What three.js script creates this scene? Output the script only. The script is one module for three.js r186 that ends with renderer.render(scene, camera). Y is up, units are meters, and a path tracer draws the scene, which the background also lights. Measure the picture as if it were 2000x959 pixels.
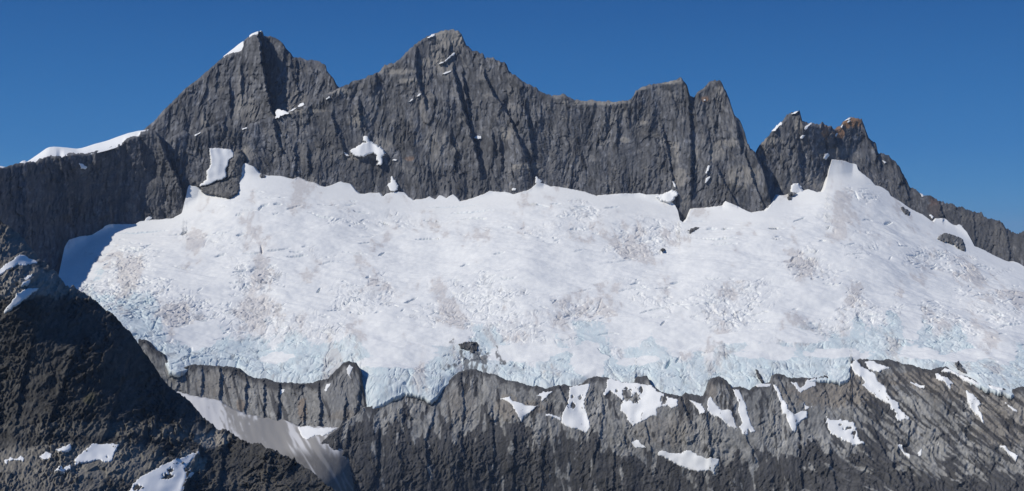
import * as THREE from 'three';

// ---------------------------------------------------------------- camera, sky, sun, exposure
const F = 2400;                       // focal length in photograph pixels (2000 x 959)
const EYE = 900;                      // eye height above the valley floor, metres
const scene = new THREE.Scene();
const camera = new THREE.PerspectiveCamera(2 * Math.atan(479.5 / F) * 180 / Math.PI, 2000 / 959, 1, 60000);
camera.position.set(0, EYE, 0);
camera.lookAt(0, EYE, -1000);

const SUN_EL = 42, SUN_AZ = 63;       // degrees above the horizon; degrees to the left of straight behind the camera
const sunDir = new THREE.Vector3(-Math.sin(SUN_AZ * Math.PI / 180) * Math.cos(SUN_EL * Math.PI / 180), Math.sin(SUN_EL * Math.PI / 180), Math.cos(SUN_AZ * Math.PI / 180) * Math.cos(SUN_EL * Math.PI / 180));
const sun = new THREE.DirectionalLight(new THREE.Color().setRGB(1.0, 0.955, 0.88), 3.0);
sun.target.position.set(0, EYE, -2500);
sun.position.copy(sun.target.position).addScaledVector(sunDir, 5000);
sun.castShadow = true;
sun.shadow.mapSize.set(4096, 4096);
Object.assign(sun.shadow.camera, { left: -2400, right: 2400, top: 2400, bottom: -2400, near: 500, far: 11000 });
scene.add(sun, sun.target);

{ // clear alpine sky: paler at the horizon, deep blue overhead
  const W = 64, H = 512, data = new Float32Array(W * H * 4);
  const stops = [[-90, .10, .13, .17], [-4, .10, .24, .39], [0, .078, .262, .480], [1.5, .056, .220, .450], [4.3, .034, .160, .395], [7.5, .024, .125, .340], [11, .0165, .092, .280], [25, .013, .078, .25], [60, .011, .064, .215], [90, .010, .058, .20]];
  for (let j = 0; j < H; j++) {
    const el = (j + .5) / H * 180 - 90;
    let k = 0; while (k < stops.length - 2 && el > stops[k + 1][0]) k++;
    const a = stops[k], b = stops[k + 1], t = Math.min(1, Math.max(0, (el - a[0]) / (b[0] - a[0])));
    for (let i = 0; i < W; i++) {
      const o = (j * W + i) * 4;
      for (let c = 0; c < 3; c++) data[o + c] = a[c + 1] + (b[c + 1] - a[c + 1]) * t;
      data[o + 3] = 1;
    }
  }
  const tex = new THREE.DataTexture(data, W, H, THREE.RGBAFormat, THREE.FloatType);
  tex.mapping = THREE.EquirectangularReflectionMapping;
  tex.magFilter = tex.minFilter = THREE.LinearFilter;
  tex.colorSpace = THREE.LinearSRGBColorSpace;
  tex.needsUpdate = true;
  scene.background = tex; scene.environment = tex;
}
scene.fog = new THREE.FogExp2(new THREE.Color().setRGB(.55, .68, .9), 0.00002);

const renderer = new THREE.WebGLRenderer({ antialias: true });
renderer.toneMapping = THREE.LinearToneMapping;
renderer.toneMappingExposure = 1.2;
renderer.shadowMap.enabled = true;

// ---------------------------------------------------------------- helpers
const clamp = (x, a, b) => x < a ? a : x > b ? b : x;
const lerp = (a, b, t) => a + (b - a) * t;
const sstep = (a, b, x) => { const t = clamp((x - a) / (b - a), 0, 1); return t * t * (3 - 2 * t); };
function rng(seed) { let s = seed >>> 0; return () => { s = (s + 0x6D2B79F5) | 0; let t = Math.imul(s ^ s >>> 15, 1 | s); t = t + Math.imul(t ^ t >>> 7, 61 | t) ^ t; return ((t ^ t >>> 14) >>> 0) / 4294967296; }; }
const perm = new Uint8Array(1024), GX = new Float64Array(256), GY = new Float64Array(256);
{ const r = rng(77), p = [...Array(256).keys()]; for (let i = 255; i > 0; i--) { const j = r() * (i + 1) | 0;[p[i], p[j]] = [p[j], p[i]]; } for (let i = 0; i < 1024; i++) perm[i] = p[i & 255]; for (let i = 0; i < 256; i++) { const a = r() * 6.2832; GX[i] = Math.cos(a); GY[i] = Math.sin(a); } }
function noise(x, y) {                                       // gradient noise, about -1 .. 1
  const xf = Math.floor(x), yf = Math.floor(y), X = xf & 255, Y = yf & 255; x -= xf; y -= yf;
  const u = x * x * x * (x * (x * 6 - 15) + 10), v = y * y * y * (y * (y * 6 - 15) + 10);
  const a = perm[perm[X] + Y], b = perm[perm[X + 1] + Y], c = perm[perm[X] + Y + 1], d = perm[perm[X + 1] + Y + 1];
  const n0 = GX[a] * x + GY[a] * y, n1 = GX[b] * (x - 1) + GY[b] * y, n2 = GX[c] * x + GY[c] * (y - 1), n3 = GX[d] * (x - 1) + GY[d] * (y - 1);
  return 1.45 * (n0 + u * (n1 - n0) + v * (n2 + u * (n3 - n2) - n0 - u * (n1 - n0)));
}
function fbm(x, y, o) { let s = 0, a = 1, t = 0; for (let i = 0; i < o; i++) { s += a * noise(x, y); t += a; a *= .5; x = x * 2.03 + 17.3; y = y * 2.03 + 9.1; } return s / t; }
function hash2(i, j) { return perm[perm[i & 255] + (j & 255)] / 255; }
const wr = { f1: 0, f2: 0, id: 0 };
function worley(x, y) {
  const xi = Math.floor(x), yi = Math.floor(y); let f1 = 9, f2 = 9, id = 0;
  for (let j = -1; j < 2; j++) for (let i = -1; i < 2; i++) {
    const a = perm[perm[(xi + i) & 255] + ((yi + j) & 255)], b = perm[a + 37];
    const dx = xi + i + a / 255 - x, dy = yi + j + b / 255 - y, d = dx * dx + dy * dy;
    if (d < f1) { f2 = f1; f1 = d; id = a; } else if (d < f2) f2 = d;
  }
  wr.f1 = Math.sqrt(f1); wr.f2 = Math.sqrt(f2); wr.id = perm[id + 91] / 255; return wr;
}
const line = pts => x => {                                    // piecewise linear y(x)
  if (x <= pts[0][0]) return pts[0][1];
  for (let i = 1; i < pts.length; i++) if (x <= pts[i][0]) { const a = pts[i - 1], b = pts[i]; return a[1] + (b[1] - a[1]) * (x - a[0]) / (b[0] - a[0] || 1); }
  return pts[pts.length - 1][1];
};
function tps(pts, smooth = 0) {                               // thin-plate surface through (x, y, value)
  const n = pts.length, N = n + 3, S = 1000, A = Array.from({ length: N }, () => new Float64Array(N + 1));
  const phi = r2 => r2 < 1e-12 ? 0 : .5 * r2 * Math.log(r2);
  for (let i = 0; i < n; i++) {
    for (let j = 0; j < n; j++) A[i][j] = phi(((pts[i][0] - pts[j][0]) ** 2 + (pts[i][1] - pts[j][1]) ** 2) / S / S);
    A[i][i] += smooth; A[i][n] = A[n][i] = 1; A[i][n + 1] = A[n + 1][i] = pts[i][0] / S; A[i][n + 2] = A[n + 2][i] = pts[i][1] / S; A[i][N] = pts[i][2];
  }
  for (let c = 0; c < N; c++) {
    let p = c; for (let r = c + 1; r < N; r++) if (Math.abs(A[r][c]) > Math.abs(A[p][c])) p = r;
    [A[c], A[p]] = [A[p], A[c]];
    for (let r = 0; r < N; r++) if (r !== c) { const f = A[r][c] / A[c][c]; if (f) for (let k = c; k <= N; k++) A[r][k] -= f * A[c][k]; }
  }
  const w = A.map((r, i) => r[N] / r[i]);
  const PX = pts.map(p => p[0] / S), PY = pts.map(p => p[1] / S);
  return (x, y) => { x /= S; y /= S; let s = w[n] + w[n + 1] * x + w[n + 2] * y; for (let i = 0; i < n; i++) { const dx = x - PX[i], dy = y - PY[i]; s += w[i] * phi(dx * dx + dy * dy); } return s; };
}
const pt = (px, py, d, out, o) => { out[o] = (px - 1000) / F * d; out[o + 1] = EYE + (479.5 - py) / F * d; out[o + 2] = -d; };
const names = {};
function numbered(n) { const k = names[n] = (names[n] ?? -1) + 1; return k ? n + '_' + String(k).padStart(3, '0') : n; }
function addMesh(name, pos, col, idx, mat, nor) {
  const g = new THREE.BufferGeometry();
  g.setAttribute('position', new THREE.BufferAttribute(pos, 3));
  g.setAttribute('color', new THREE.BufferAttribute(col, 3));
  g.setIndex(new THREE.BufferAttribute(idx, 1));
  if (nor) g.setAttribute('normal', new THREE.BufferAttribute(nor, 3)); else g.computeVertexNormals();
  const m = new THREE.Mesh(g, mat); m.name = numbered(name); m.castShadow = m.receiveShadow = true; scene.add(m);
  return m;
}
const rockMat = new THREE.MeshStandardMaterial({ vertexColors: true, roughness: .92, metalness: 0 });
const snowMat = new THREE.MeshStandardMaterial({ vertexColors: true, roughness: .85, metalness: 0 });
function structure(m, label) { m.userData.kind = 'structure'; m.userData.label = label; return m; }

// A terrain sheet: columns across, rows from the crest down to the foot; over the crest it carries on down the far side.
// at(px, py) gives the distance; lift(px, py, d) an upward displacement in metres; cuts splits the columns into meshes.
function sheet({ x0, x1, dx, rows, top, bot, topS, botS, at, lift, color, back = [[0, 0]], mat, cuts, front = [] }) {
  const nc = Math.round((x1 - x0) / dx) + 1, nb = back.length, nf = front.length, nr = rows + nb + nf;
  const pos = new Float32Array(nc * nr * 3), col = new Float32Array(nc * nr * 3), c = [0, 0, 0];
  for (let i = 0; i < nc; i++) {
    const px = x0 + (x1 - x0) * i / (nc - 1), t = top(px), b = Math.max(bot(px), t + 1);
    for (let j = 0; j < rows; j++) {
      const s = j / (rows - 1), o = (i * nr + nb + j) * 3;
      let py = t + (b - t) * s;
      if (topS) { const ts = topS(px), bs = botS(px); py = lerp(ts, bs, s) + (t - ts) * (1 - sstep(0, .4, s)) + (b - bs) * sstep(.72, 1, s); }
      const d = at(px, py);
      pt(px, py, d, pos, o);
      if (lift) pos[o + 1] += lift(px, py, d);
      color(px, py, d, c); col[o] = c[0]; col[o + 1] = c[1]; col[o + 2] = c[2];
    }
    const o0 = (i * nr + nb) * 3;
    for (let k = 0; k < nb; k++) {
      const o = (i * nr + nb - 1 - k) * 3, w = 1 + .35 * noise(px / 13 + 40 * k, k * 7.7);
      pos[o] = pos[o0]; pos[o + 1] = pos[o0 + 1] - back[k][1] * w; pos[o + 2] = pos[o0 + 2] - back[k][0];
      for (let q = 0; q < 3; q++) col[o + q] = col[o0 + q];
    }
    const o1 = (i * nr + nb + rows - 1) * 3;
    for (let k = 0; k < nf; k++) {
      const o = o1 + (k + 1) * 3;
      pos[o] = pos[o1]; pos[o + 1] = pos[o1 + 1] - front[k][1]; pos[o + 2] = pos[o1 + 2] - front[k][0];
      for (let q = 0; q < 3; q++) col[o + q] = col[o1 + q];
    }
  }
  const quads = (i0, i1) => { const idx = new Uint32Array((i1 - i0) * (nr - 1) * 6); let k = 0; for (let i = i0; i < i1; i++) for (let j = 0; j < nr - 1; j++) { const a = i * nr + j, b = a + nr; idx[k++] = a; idx[k++] = a + 1; idx[k++] = b; idx[k++] = b; idx[k++] = a + 1; idx[k++] = b + 1; } return idx; };
  if (!cuts) return null;
  const g = new THREE.BufferGeometry(); g.setAttribute('position', new THREE.BufferAttribute(pos, 3)); g.setIndex(new THREE.BufferAttribute(quads(0, nc - 1), 1)); g.computeVertexNormals();
  const nor = g.attributes.normal.array, made = [];
  cuts.forEach(([name, label, xe], k) => {
    const i0 = k ? Math.round((cuts[k - 1][2] - x0) / dx) : 0, i1 = k === cuts.length - 1 ? nc - 1 : Math.round((xe - x0) / dx);
    const idx = quads(i0, i1), off = i0 * nr; for (let q = 0; q < idx.length; q++) idx[q] -= off;
    made.push(structure(addMesh(name, pos.slice(off * 3, (i1 + 1) * nr * 3), col.slice(off * 3, (i1 + 1) * nr * 3), idx, mat, nor.slice(off * 3, (i1 + 1) * nr * 3)), label));
  });
  return made;
}

// ---------------------------------------------------------------- rock relief and colour
// steps: rock standing forward on the left of a line, dropping back on its right (dihedrals, chimneys)
function makeSteps(list) {
  return list.map(([amp, decay, pts]) => ({ amp, decay, pts, f: line(pts.map(([x, y]) => [y, x])), y0: pts[0][1], y1: pts[pts.length - 1][1] }));
}
function stepRelief(steps, px, py) {
  let s = 0;
  for (const q of steps) {
    if (py < q.y0 - 25 || py > q.y1 + 25) continue;
    const x = q.f(py) + 3.4 * noise(py / 13, q.amp) + 1.8 * noise(py / 4.3, q.amp + 5), dx = x - px;
    if (dx > q.decay * 3 || dx < -40) continue;
    const fade = sstep(q.y0 - 22, q.y0 + 12, py) * (1 - sstep(q.y1 - 12, q.y1 + 22, py));
    s += fade * q.amp * (dx > 0 ? Math.exp(-dx / q.decay) : -.35 * Math.exp(dx / 9) + (dx > -2.2 ? (1.35) * (1 + dx / 2.2) : 0));
  }
  return s;
}
// broken rock: every cell is a tilted facet with its own offset
function facet(u, v) {
  const xi = Math.floor(u), yi = Math.floor(v); let f1 = 9, id = 0, bx = 0, by = 0;
  for (let j = -1; j < 2; j++) for (let i = -1; i < 2; i++) {
    const a = perm[perm[(xi + i) & 255] + ((yi + j) & 255)], b = perm[a + 37];
    const dx = u - (xi + i + a / 255), dy = v - (yi + j + b / 255), d = dx * dx + dy * dy;
    if (d < f1) { f1 = d; id = a; bx = dx; by = dy; }
  }
  return (perm[id + 91] / 255 - .5) * .9 + bx * (perm[id + 13] / 255 - .5) * 1.9 + by * (perm[id + 57] / 255 - .35) * 1.3;
}
// K: amplitudes in metres; sh: lean of the ribs; st: how far features stretch down the face
function rockRelief(px, py, d, K) {
  const sc = K.sc || 1, m = K.ref / F / sc, v = py * m + K.seed * 311, u0 = px * m + K.seed * 173 + (K.sh || 0) * (py - 600) * m;
  const w = 14 * noise(u0 / 110, v / 150) + 5 * noise(u0 / 34 + 9, v / 50), u = u0 + w, st = K.st;
  const big = K.big * fbm(u / 190, v / (190 * st * .7), 2);
  const uw = u + 3 * noise(u0 / 13, v / 16), vw = v + 5 * noise(u0 / 15 + 20, v / 15) + .25 * u0;
  const vary = .35 + .95 * sstep(-.45, .5, noise(u0 / 70 + 70, v / 80)), vary2 = .3 + sstep(-.4, .5, noise(u0 / 48 + 170, v / 60));
  return sc * (big + K.rib * (Math.abs(noise(u / 64, v / (64 * st))) * 2 - .6)
    + K.med * .95 * vary2 * facet(uw / 30, vw / (30 * st * .75)) + vary * (K.small * 1.9 * facet(uw / 11 + 40, vw / (11 * st * .7)) + K.fine * 2.4 * facet(u / 4.8 + 9, v / (4.8 * st * .55)))
    + K.small * .9 * Math.abs(noise(u / 10 + 300, v / (10 * st * 1.6)))
    + K.ledge * noise((v + .42 * u0) / 17 + 3, (u0 - .4 * v) / 120) + K.fine * .7 * (noise(u / 3.1, v / 4.5) + .6 * noise(u / 1.7 + 50, v / 2.1)));
}
function rockRough(px, py, d, K) {                            // only the large forms (snow smooths the rest)
  const sc = K.sc || 1, m = K.ref / F / sc, v = py * m + K.seed * 311, u0 = px * m + K.seed * 173 + (K.sh || 0) * (py - 600) * m;
  const w = 14 * noise(u0 / 110, v / 150), u = u0 + w, st = K.st;
  return sc * (K.big * fbm(u / 190, v / (190 * st * .7), 2) + K.rib * (Math.abs(noise(u / 64, v / (64 * st))) * 2 - .6) + K.med * .1);
}
// colour: base grey, streaked down the face, with paler and darker patches; spots = [x, y, rx, ry, r, g, b, strength]
function rockColor(px, py, d, K, c) {
  const m = K.ref / F / (K.sc || 1), u = px * m + K.seed * 97 + (K.sh || 0) * (py - 600) * m, v = py * m + K.seed * 53;
  const n = fbm(u / 60, v / 110, 3), streak = noise(u / 6.5 + .8 * noise(u / 30, v / 60), v / 60) * .6 + noise(u / 2.6, v / 30) * .4, gr = noise(u / 6, v / 8) * .6 + noise(u / 3, v / 3.8) * .6, mo = noise(u / 9 + 3, v / 14) * .55 + noise(u / 19 + 8, v / 26) * .6;
  let g = (1 + .5 * n + K.streak * 1.3 * streak) * (1 + .3 * gr) * (1 + .3 * mo);
  g *= 1 - (K.crackDark ?? .5) * sstep(.22, .34, noise(u / 7 + 90 + .9 * noise(u / 20, v / 24), v / (K.lv || 34)) + .35 * gr - .1 * n);           // black streaks: darkness of vertical cracks put into the colour
  g *= 1 + (K.flake ?? .55) * sstep(.3, .42, noise(u / 11 + 130, v / 15) + .35 * gr + .2 * n);                                        // pale fresh flakes
  const b = K.base; let r_ = b[0] * g, g_ = b[1] * g, b_ = b[2] * g;
  const tn = sstep(.12, .5, fbm(u / 34 + 60, v / 30, 3) + .3 * gr + .1 * mo);          // pale, slightly tan weathered rock
  const p = K.pale; r_ = lerp(r_, p[0] * (1 + .2 * gr), tn * K.paleAmt); g_ = lerp(g_, p[1] * (1 + .2 * gr), tn * K.paleAmt); b_ = lerp(b_, p[2] * (1 + .2 * gr), tn * K.paleAmt);
  for (const s of K.spots) {
    const ex = (px - s[0]) / s[2], ey = (py - s[1]) / s[3], q = ex * ex + ey * ey;
    if (q > 2.2) continue;
    const a = Math.min(1, s[7] * 1.15) * (1 - sstep(.45, 1.25, q + .9 * (fbm(u / 16, v / 16, 2) + .4 * gr)));
    const k2 = 1 + .3 * gr + .25 * streak;
    r_ = lerp(r_, s[4] * k2, a); g_ = lerp(g_, s[5] * k2, a); b_ = lerp(b_, s[6] * k2, a);
  }
  c[0] = Math.max(.008, r_); c[1] = Math.max(.008, g_); c[2] = Math.max(.008, b_);
}
const TAN = [.265, .248, .222], RUST = [.27, .155, .085], DARK = [.036, .036, .038];

// ---------------------------------------------------------------- outlines read from the photograph (pixels) and distances (metres)
const crestB = [[-150, 352], [-60, 338], [0, 327], [10, 326], [25, 321], [40, 318], [50, 316], [70, 315], [78, 311], [92, 306], [110, 303], [117, 307], [125, 301], [140, 299], [155, 300], [180, 297], [205, 291], [225, 285], [240, 278], [245, 272], [262, 266], [270, 266], [275, 258], [290, 254], [303, 254], [308, 261], [318, 268], [325, 275], [333, 270], [345, 263], [358, 255], [365, 256], [372, 262], [380, 263], [390, 258], [398, 250], [412, 248], [418, 242], [428, 238], [436, 240], [445, 248], [470, 250], [480, 247], [500, 238], [520, 231], [533, 230], [545, 226], [560, 219], [580, 211], [600, 206], [620, 194], [640, 183], [655, 175], [670, 168], [677, 165], [700, 155], [718, 149], [743, 139], [752, 127], [768, 123], [781, 117], [787, 109], [798, 97], [812, 86], [825, 76], [835, 71], [848, 66], [860, 61], [868, 58], [880, 57], [895, 60], [901, 66], [906, 78], [911, 88], [922, 98], [934, 101], [944, 105], [947, 113], [955, 112], [965, 113], [971, 119], [985, 121], [990, 127], [994, 138], [1003, 145], [1012, 150], [1020, 158], [1030, 164], [1040, 168], [1048, 172], [1053, 177], [1065, 183], [1080, 186], [1092, 185], [1102, 183], [1112, 190], [1123, 195], [1140, 197], [1160, 196], [1175, 197], [1195, 198], [1215, 197], [1230, 196], [1238, 185], [1242, 177], [1255, 170], [1268, 165], [1290, 162], [1305, 160], [1318, 157], [1326, 153], [1331, 151], [1337, 158], [1342, 166], [1345, 178], [1348, 187], [1354, 191], [1357, 189], [1362, 180], [1372, 172], [1380, 165], [1390, 158], [1398, 156], [1405, 157], [1411, 163], [1414, 171], [1419, 180], [1424, 193], [1430, 212], [1435, 227], [1443, 231], [1449, 244], [1454, 255], [1457, 268], [1460, 280], [1463, 281], [1465, 291], [1472, 295], [1476, 300], [1490, 330], [1500, 370], [1505, 395], [1510, 425], [1513, 440]];
const crestD = [[1440, 330], [1462, 305], [1475, 297], [1480, 287], [1490, 276], [1500, 265], [1510, 255], [1520, 247], [1528, 237], [1537, 226], [1545, 221], [1552, 219], [1562, 217], [1564, 226], [1567, 235], [1578, 241], [1590, 240], [1597, 243], [1607, 238], [1615, 243], [1625, 246], [1629, 253], [1640, 246], [1648, 237], [1660, 231], [1675, 230], [1683, 233], [1688, 245], [1693, 258], [1697, 270], [1703, 273], [1711, 280], [1715, 297], [1725, 299], [1740, 308], [1748, 313], [1757, 325], [1762, 338], [1770, 350], [1778, 365], [1790, 371], [1800, 381], [1810, 380], [1820, 382], [1825, 389], [1835, 393], [1848, 396], [1860, 398], [1872, 403], [1885, 407], [1900, 414], [1915, 415], [1928, 425], [1940, 429], [1955, 432], [1963, 444], [1975, 452], [1990, 456], [2000, 452], [2040, 468], [2070, 474], [2150, 505]];
const crestA = [[255, 275], [270, 263], [287, 247], [300, 238], [315, 220], [330, 205], [345, 190], [360, 175], [375, 163], [390, 152], [405, 138], [420, 125], [437, 110], [455, 102], [472, 95], [475, 87], [478, 77], [488, 69], [505, 62], [513, 60], [515, 70], [530, 71], [545, 78], [553, 85], [560, 96], [568, 104], [573, 112], [585, 112], [597, 117], [610, 117], [625, 121], [637, 128], [638, 138], [645, 145], [653, 155], [657, 165], [662, 170], [680, 183], [700, 200]];
const iceTop = [[-150, 600], [60, 585], [112, 545], [117, 525], [126, 482], [135, 468], [150, 463], [180, 459], [190, 452], [200, 447], [205, 441], [213, 438], [240, 439], [262, 438], [272, 433], [290, 431], [315, 429], [335, 428], [345, 422], [355, 417], [358, 405], [360, 395], [363, 385], [366, 368], [369, 362], [380, 364], [394, 372], [415, 374], [435, 366], [450, 350], [462, 334], [472, 322], [478, 319], [495, 325], [505, 338], [515, 343], [548, 344], [570, 350], [582, 346], [600, 355], [615, 357], [625, 364], [635, 366], [665, 355], [685, 360], [692, 370], [702, 380], [715, 378], [742, 377], [747, 385], [755, 378], [770, 375], [790, 376], [798, 385], [808, 391], [830, 388], [838, 384], [850, 390], [858, 381], [865, 383], [872, 387], [885, 379], [893, 386], [898, 394], [905, 393], [920, 388], [940, 381], [952, 376], [955, 373], [970, 375], [985, 374], [1005, 380], [1020, 375], [1035, 370], [1045, 362], [1050, 356], [1060, 358], [1075, 364], [1090, 365], [1120, 370], [1145, 376], [1165, 383], [1180, 381], [1210, 378], [1250, 378], [1262, 380], [1285, 380], [1300, 382], [1310, 393], [1318, 400], [1324, 412], [1328, 430], [1336, 436], [1342, 430], [1350, 408], [1365, 407], [1375, 407], [1395, 404], [1412, 402], [1418, 393], [1430, 398], [1445, 405], [1460, 413], [1470, 416], [1485, 413], [1495, 412], [1503, 405], [1511, 392], [1518, 381], [1528, 382], [1540, 380], [1555, 376], [1570, 374], [1582, 370], [1590, 373], [1600, 377], [1607, 377], [1612, 368], [1616, 350], [1620, 330], [1625, 312], [1645, 313], [1660, 318], [1673, 321], [1676, 332], [1685, 339], [1700, 350], [1710, 362], [1720, 364], [1735, 373], [1740, 382], [1760, 395], [1780, 408], [1800, 418], [1820, 432], [1824, 433], [1828, 427], [1845, 426], [1860, 438], [1880, 444], [1890, 455], [1903, 480], [1920, 487], [1950, 503], [1975, 513], [1985, 512], [2000, 520], [2150, 580]];
const iceEnd = [[-150, 680], [60, 660], [200, 650], [285, 668], [300, 685], [320, 695], [330, 715], [345, 722], [370, 715], [400, 716], [420, 718], [445, 718], [465, 722], [480, 735], [500, 742], [520, 742], [540, 750], [560, 750], [580, 752], [600, 752], [620, 748], [640, 742], [650, 730], [660, 722], [668, 712], [680, 709], [695, 712], [702, 722], [705, 745], [710, 765], [714, 790], [718, 797], [735, 790], [750, 780], [770, 770], [790, 760], [810, 763], [830, 768], [842, 775], [855, 765], [865, 752], [880, 742], [895, 730], [910, 725], [930, 723], [945, 730], [960, 733], [978, 738], [990, 745], [1010, 748], [1030, 755], [1050, 757], [1068, 762], [1080, 757], [1105, 753], [1115, 757], [1135, 752], [1150, 742], [1165, 737], [1185, 739], [1196, 742], [1216, 748], [1240, 750], [1243, 737], [1265, 735], [1272, 752], [1290, 765], [1310, 772], [1330, 777], [1340, 768], [1355, 772], [1375, 775], [1382, 760], [1390, 740], [1405, 738], [1420, 745], [1430, 760], [1445, 757], [1465, 763], [1480, 755], [1505, 750], [1510, 735], [1525, 732], [1540, 738], [1550, 742], [1590, 738], [1620, 735], [1640, 738], [1660, 732], [1665, 709], [1680, 703], [1700, 706], [1720, 707], [1745, 705], [1765, 712], [1790, 718], [1820, 725], [1840, 720], [1850, 720], [1870, 732], [1900, 744], [1930, 754], [1955, 760], [1975, 766], [1990, 760], [2000, 758], [2150, 775]];
const crestF = [[-150, 425], [-60, 422], [0, 430], [30, 450], [50, 470], [65, 490], [75, 505], [95, 520], [110, 533], [125, 555], [145, 562], [160, 570], [190, 590], [215, 612], [235, 628], [255, 650], [268, 668], [285, 690], [300, 712], [315, 735], [330, 755], [350, 772], [375, 790], [395, 815], [410, 826], [425, 838], [432, 842], [445, 840], [458, 848], [470, 857], [485, 865], [510, 866], [520, 876], [540, 882], [560, 890], [590, 905], [620, 928], [640, 948], [660, 962], [700, 990], [760, 1030]];
const footE1 = [[270, 745], [330, 752], [350, 765], [370, 773], [405, 780], [430, 784], [440, 792], [462, 803], [480, 811], [500, 815], [515, 818], [540, 815], [555, 820], [570, 829], [582, 834], [610, 834], [640, 836], [660, 836], [690, 830], [735, 830]];
const crestE = [[604, 890], [608, 883], [614, 875], [630, 862], [660, 838], [690, 815], [712, 797]].concat(iceEnd.filter(p => p[0] > 716));
const baseE = [[604, 894], [612, 896], [635, 924], [660, 949], [690, 985], [720, 1010], [2150, 1010]];

const fIceTop = line(iceTop), fIceEnd = line(iceEnd);
const smoothed = (f, r) => { const t = []; for (let x = -160; x <= 2160; x += 4) { let s = 0, w = 0; for (let k = -r; k <= r; k += 4) { const g = Math.exp(-2 * k * k / r / r); s += g * f(x + k); w += g; } t.push(s / w); } return x => { const q = clamp((x + 160) / 4, 0, t.length - 2), i = q | 0; return lerp(t[i], t[i + 1], q - i); }; };
const sIceTop = smoothed(fIceTop, 90), sIceEnd = smoothed(fIceEnd, 44);
const jag = (f, a, s) => px => f(px) + a * noise(px / 7, s) + a * .7 * noise(px / 2.6, s + 4);

const dB = tps([[-150, 620, 1950], [0, 580, 2310], [115, 545, 2520], [125, 475, 2650], [220, 438, 2765], [350, 420, 2860], [470, 340, 2940], [600, 355, 2960], [800, 388, 2980], [1000, 378, 3000], [1200, 380, 3020], [1330, 430, 3000], [1420, 403, 2985], [1500, 430, 2980],
[-150, 352, 2165], [0, 327, 2530], [150, 300, 2757], [290, 254, 2900], [430, 240, 3000], [560, 217, 3050], [670, 168, 3090], [780, 117, 3120], [880, 58, 3160], [990, 130, 3125], [1100, 185, 3105], [1230, 196, 3105], [1331, 152, 3125], [1352, 188, 3125], [1398, 156, 3110], [1440, 230, 3080], [1475, 296, 3055]]);
const dD = tps([[1440, 420, 3075], [1540, 380, 3080], [1612, 377, 3092], [1640, 313, 3185], [1670, 322, 3200], [1740, 380, 3165], [1820, 432, 3110], [1900, 480, 3060], [2000, 520, 3000], [2150, 580, 2920],
[1440, 330, 3120], [1475, 290, 3130], [1555, 218, 3160], [1600, 240, 3165], [1665, 230, 3240], [1715, 297, 3240], [1780, 365, 3215], [1850, 396, 3180], [1955, 432, 3135], [2000, 452, 3110], [2150, 505, 3030]]);
const dA = tps([[255, 310, 3150], [400, 290, 3190], [540, 260, 3230], [700, 230, 3260], [287, 247, 3200], [400, 143, 3290], [510, 62, 3370], [600, 117, 3350], [660, 170, 3310], [700, 195, 3300]]);
const wallD = (px, py) => lerp(dB(px, py), dD(px, py), sstep(1504, 1520, px));
const dG = (() => {
  const p = [[-150, 690, 1980], [30, 660, 2090], [180, 640, 2150], [320, 700, 2120], [500, 740, 2140], [712, 795, 2080], [930, 723, 2200], [1068, 760, 2150], [1180, 738, 2190], [1330, 775, 2140], [1520, 735, 2200], [1700, 708, 2260], [1850, 722, 2220], [2000, 760, 2150], [2150, 780, 2130],
    [728, 740, 2118], [300, 520, 2520], [600, 540, 2510], [1000, 540, 2520], [1400, 550, 2530], [1700, 540, 2620], [2000, 630, 2510], [-150, 640, 2050], [60, 600, 2300]];
  const bx = smoothed(fIceTop, 110);
  for (let x = -150; x <= 2150; x += 50) if (x > 110) p.push([x, bx(x), wallD(x, bx(x)) - 6]);
  return tps(p, .0015);
})();
const dE = tps([[604, 890, 1965], [660, 838, 2015], [712, 797, 2072], [930, 723, 2192], [1068, 760, 2142], [1180, 738, 2182], [1330, 775, 2132], [1520, 735, 2192], [1700, 708, 2252], [1850, 722, 2212], [2000, 760, 2142], [2150, 780, 2122],
[700, 880, 1995], [850, 840, 2060], [1000, 825, 2090], [1150, 840, 2088], [1300, 850, 2080], [1450, 860, 2078], [1600, 870, 2080], [1750, 860, 2090], [1900, 850, 2085], [2100, 860, 2060],
[690, 1000, 1930], [850, 1010, 1985], [1000, 1010, 2040], [1150, 1010, 2040], [1300, 1010, 2030], [1450, 1010, 2020], [1600, 1010, 2005], [1750, 1010, 1980], [1900, 1010, 1955], [2100, 1010, 1930]]);
const dE1 = tps([[270, 690, 2120], [330, 715, 2113], [480, 735, 2128], [600, 752, 2110], [680, 709, 2125], [712, 790, 2082], [350, 765, 2088], [480, 812, 2062], [600, 836, 2050], [690, 830, 2055], [735, 830, 2075]]);
const dS = tps([[250, 740, 2110], [370, 772, 2082], [480, 808, 2058], [580, 832, 2045], [660, 832, 2042], [760, 860, 2110], [400, 830, 2010], [540, 885, 1955], [600, 890, 1945], [640, 940, 1895], [690, 985, 1938], [760, 1000, 2010], [560, 1000, 1800]]);
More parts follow.
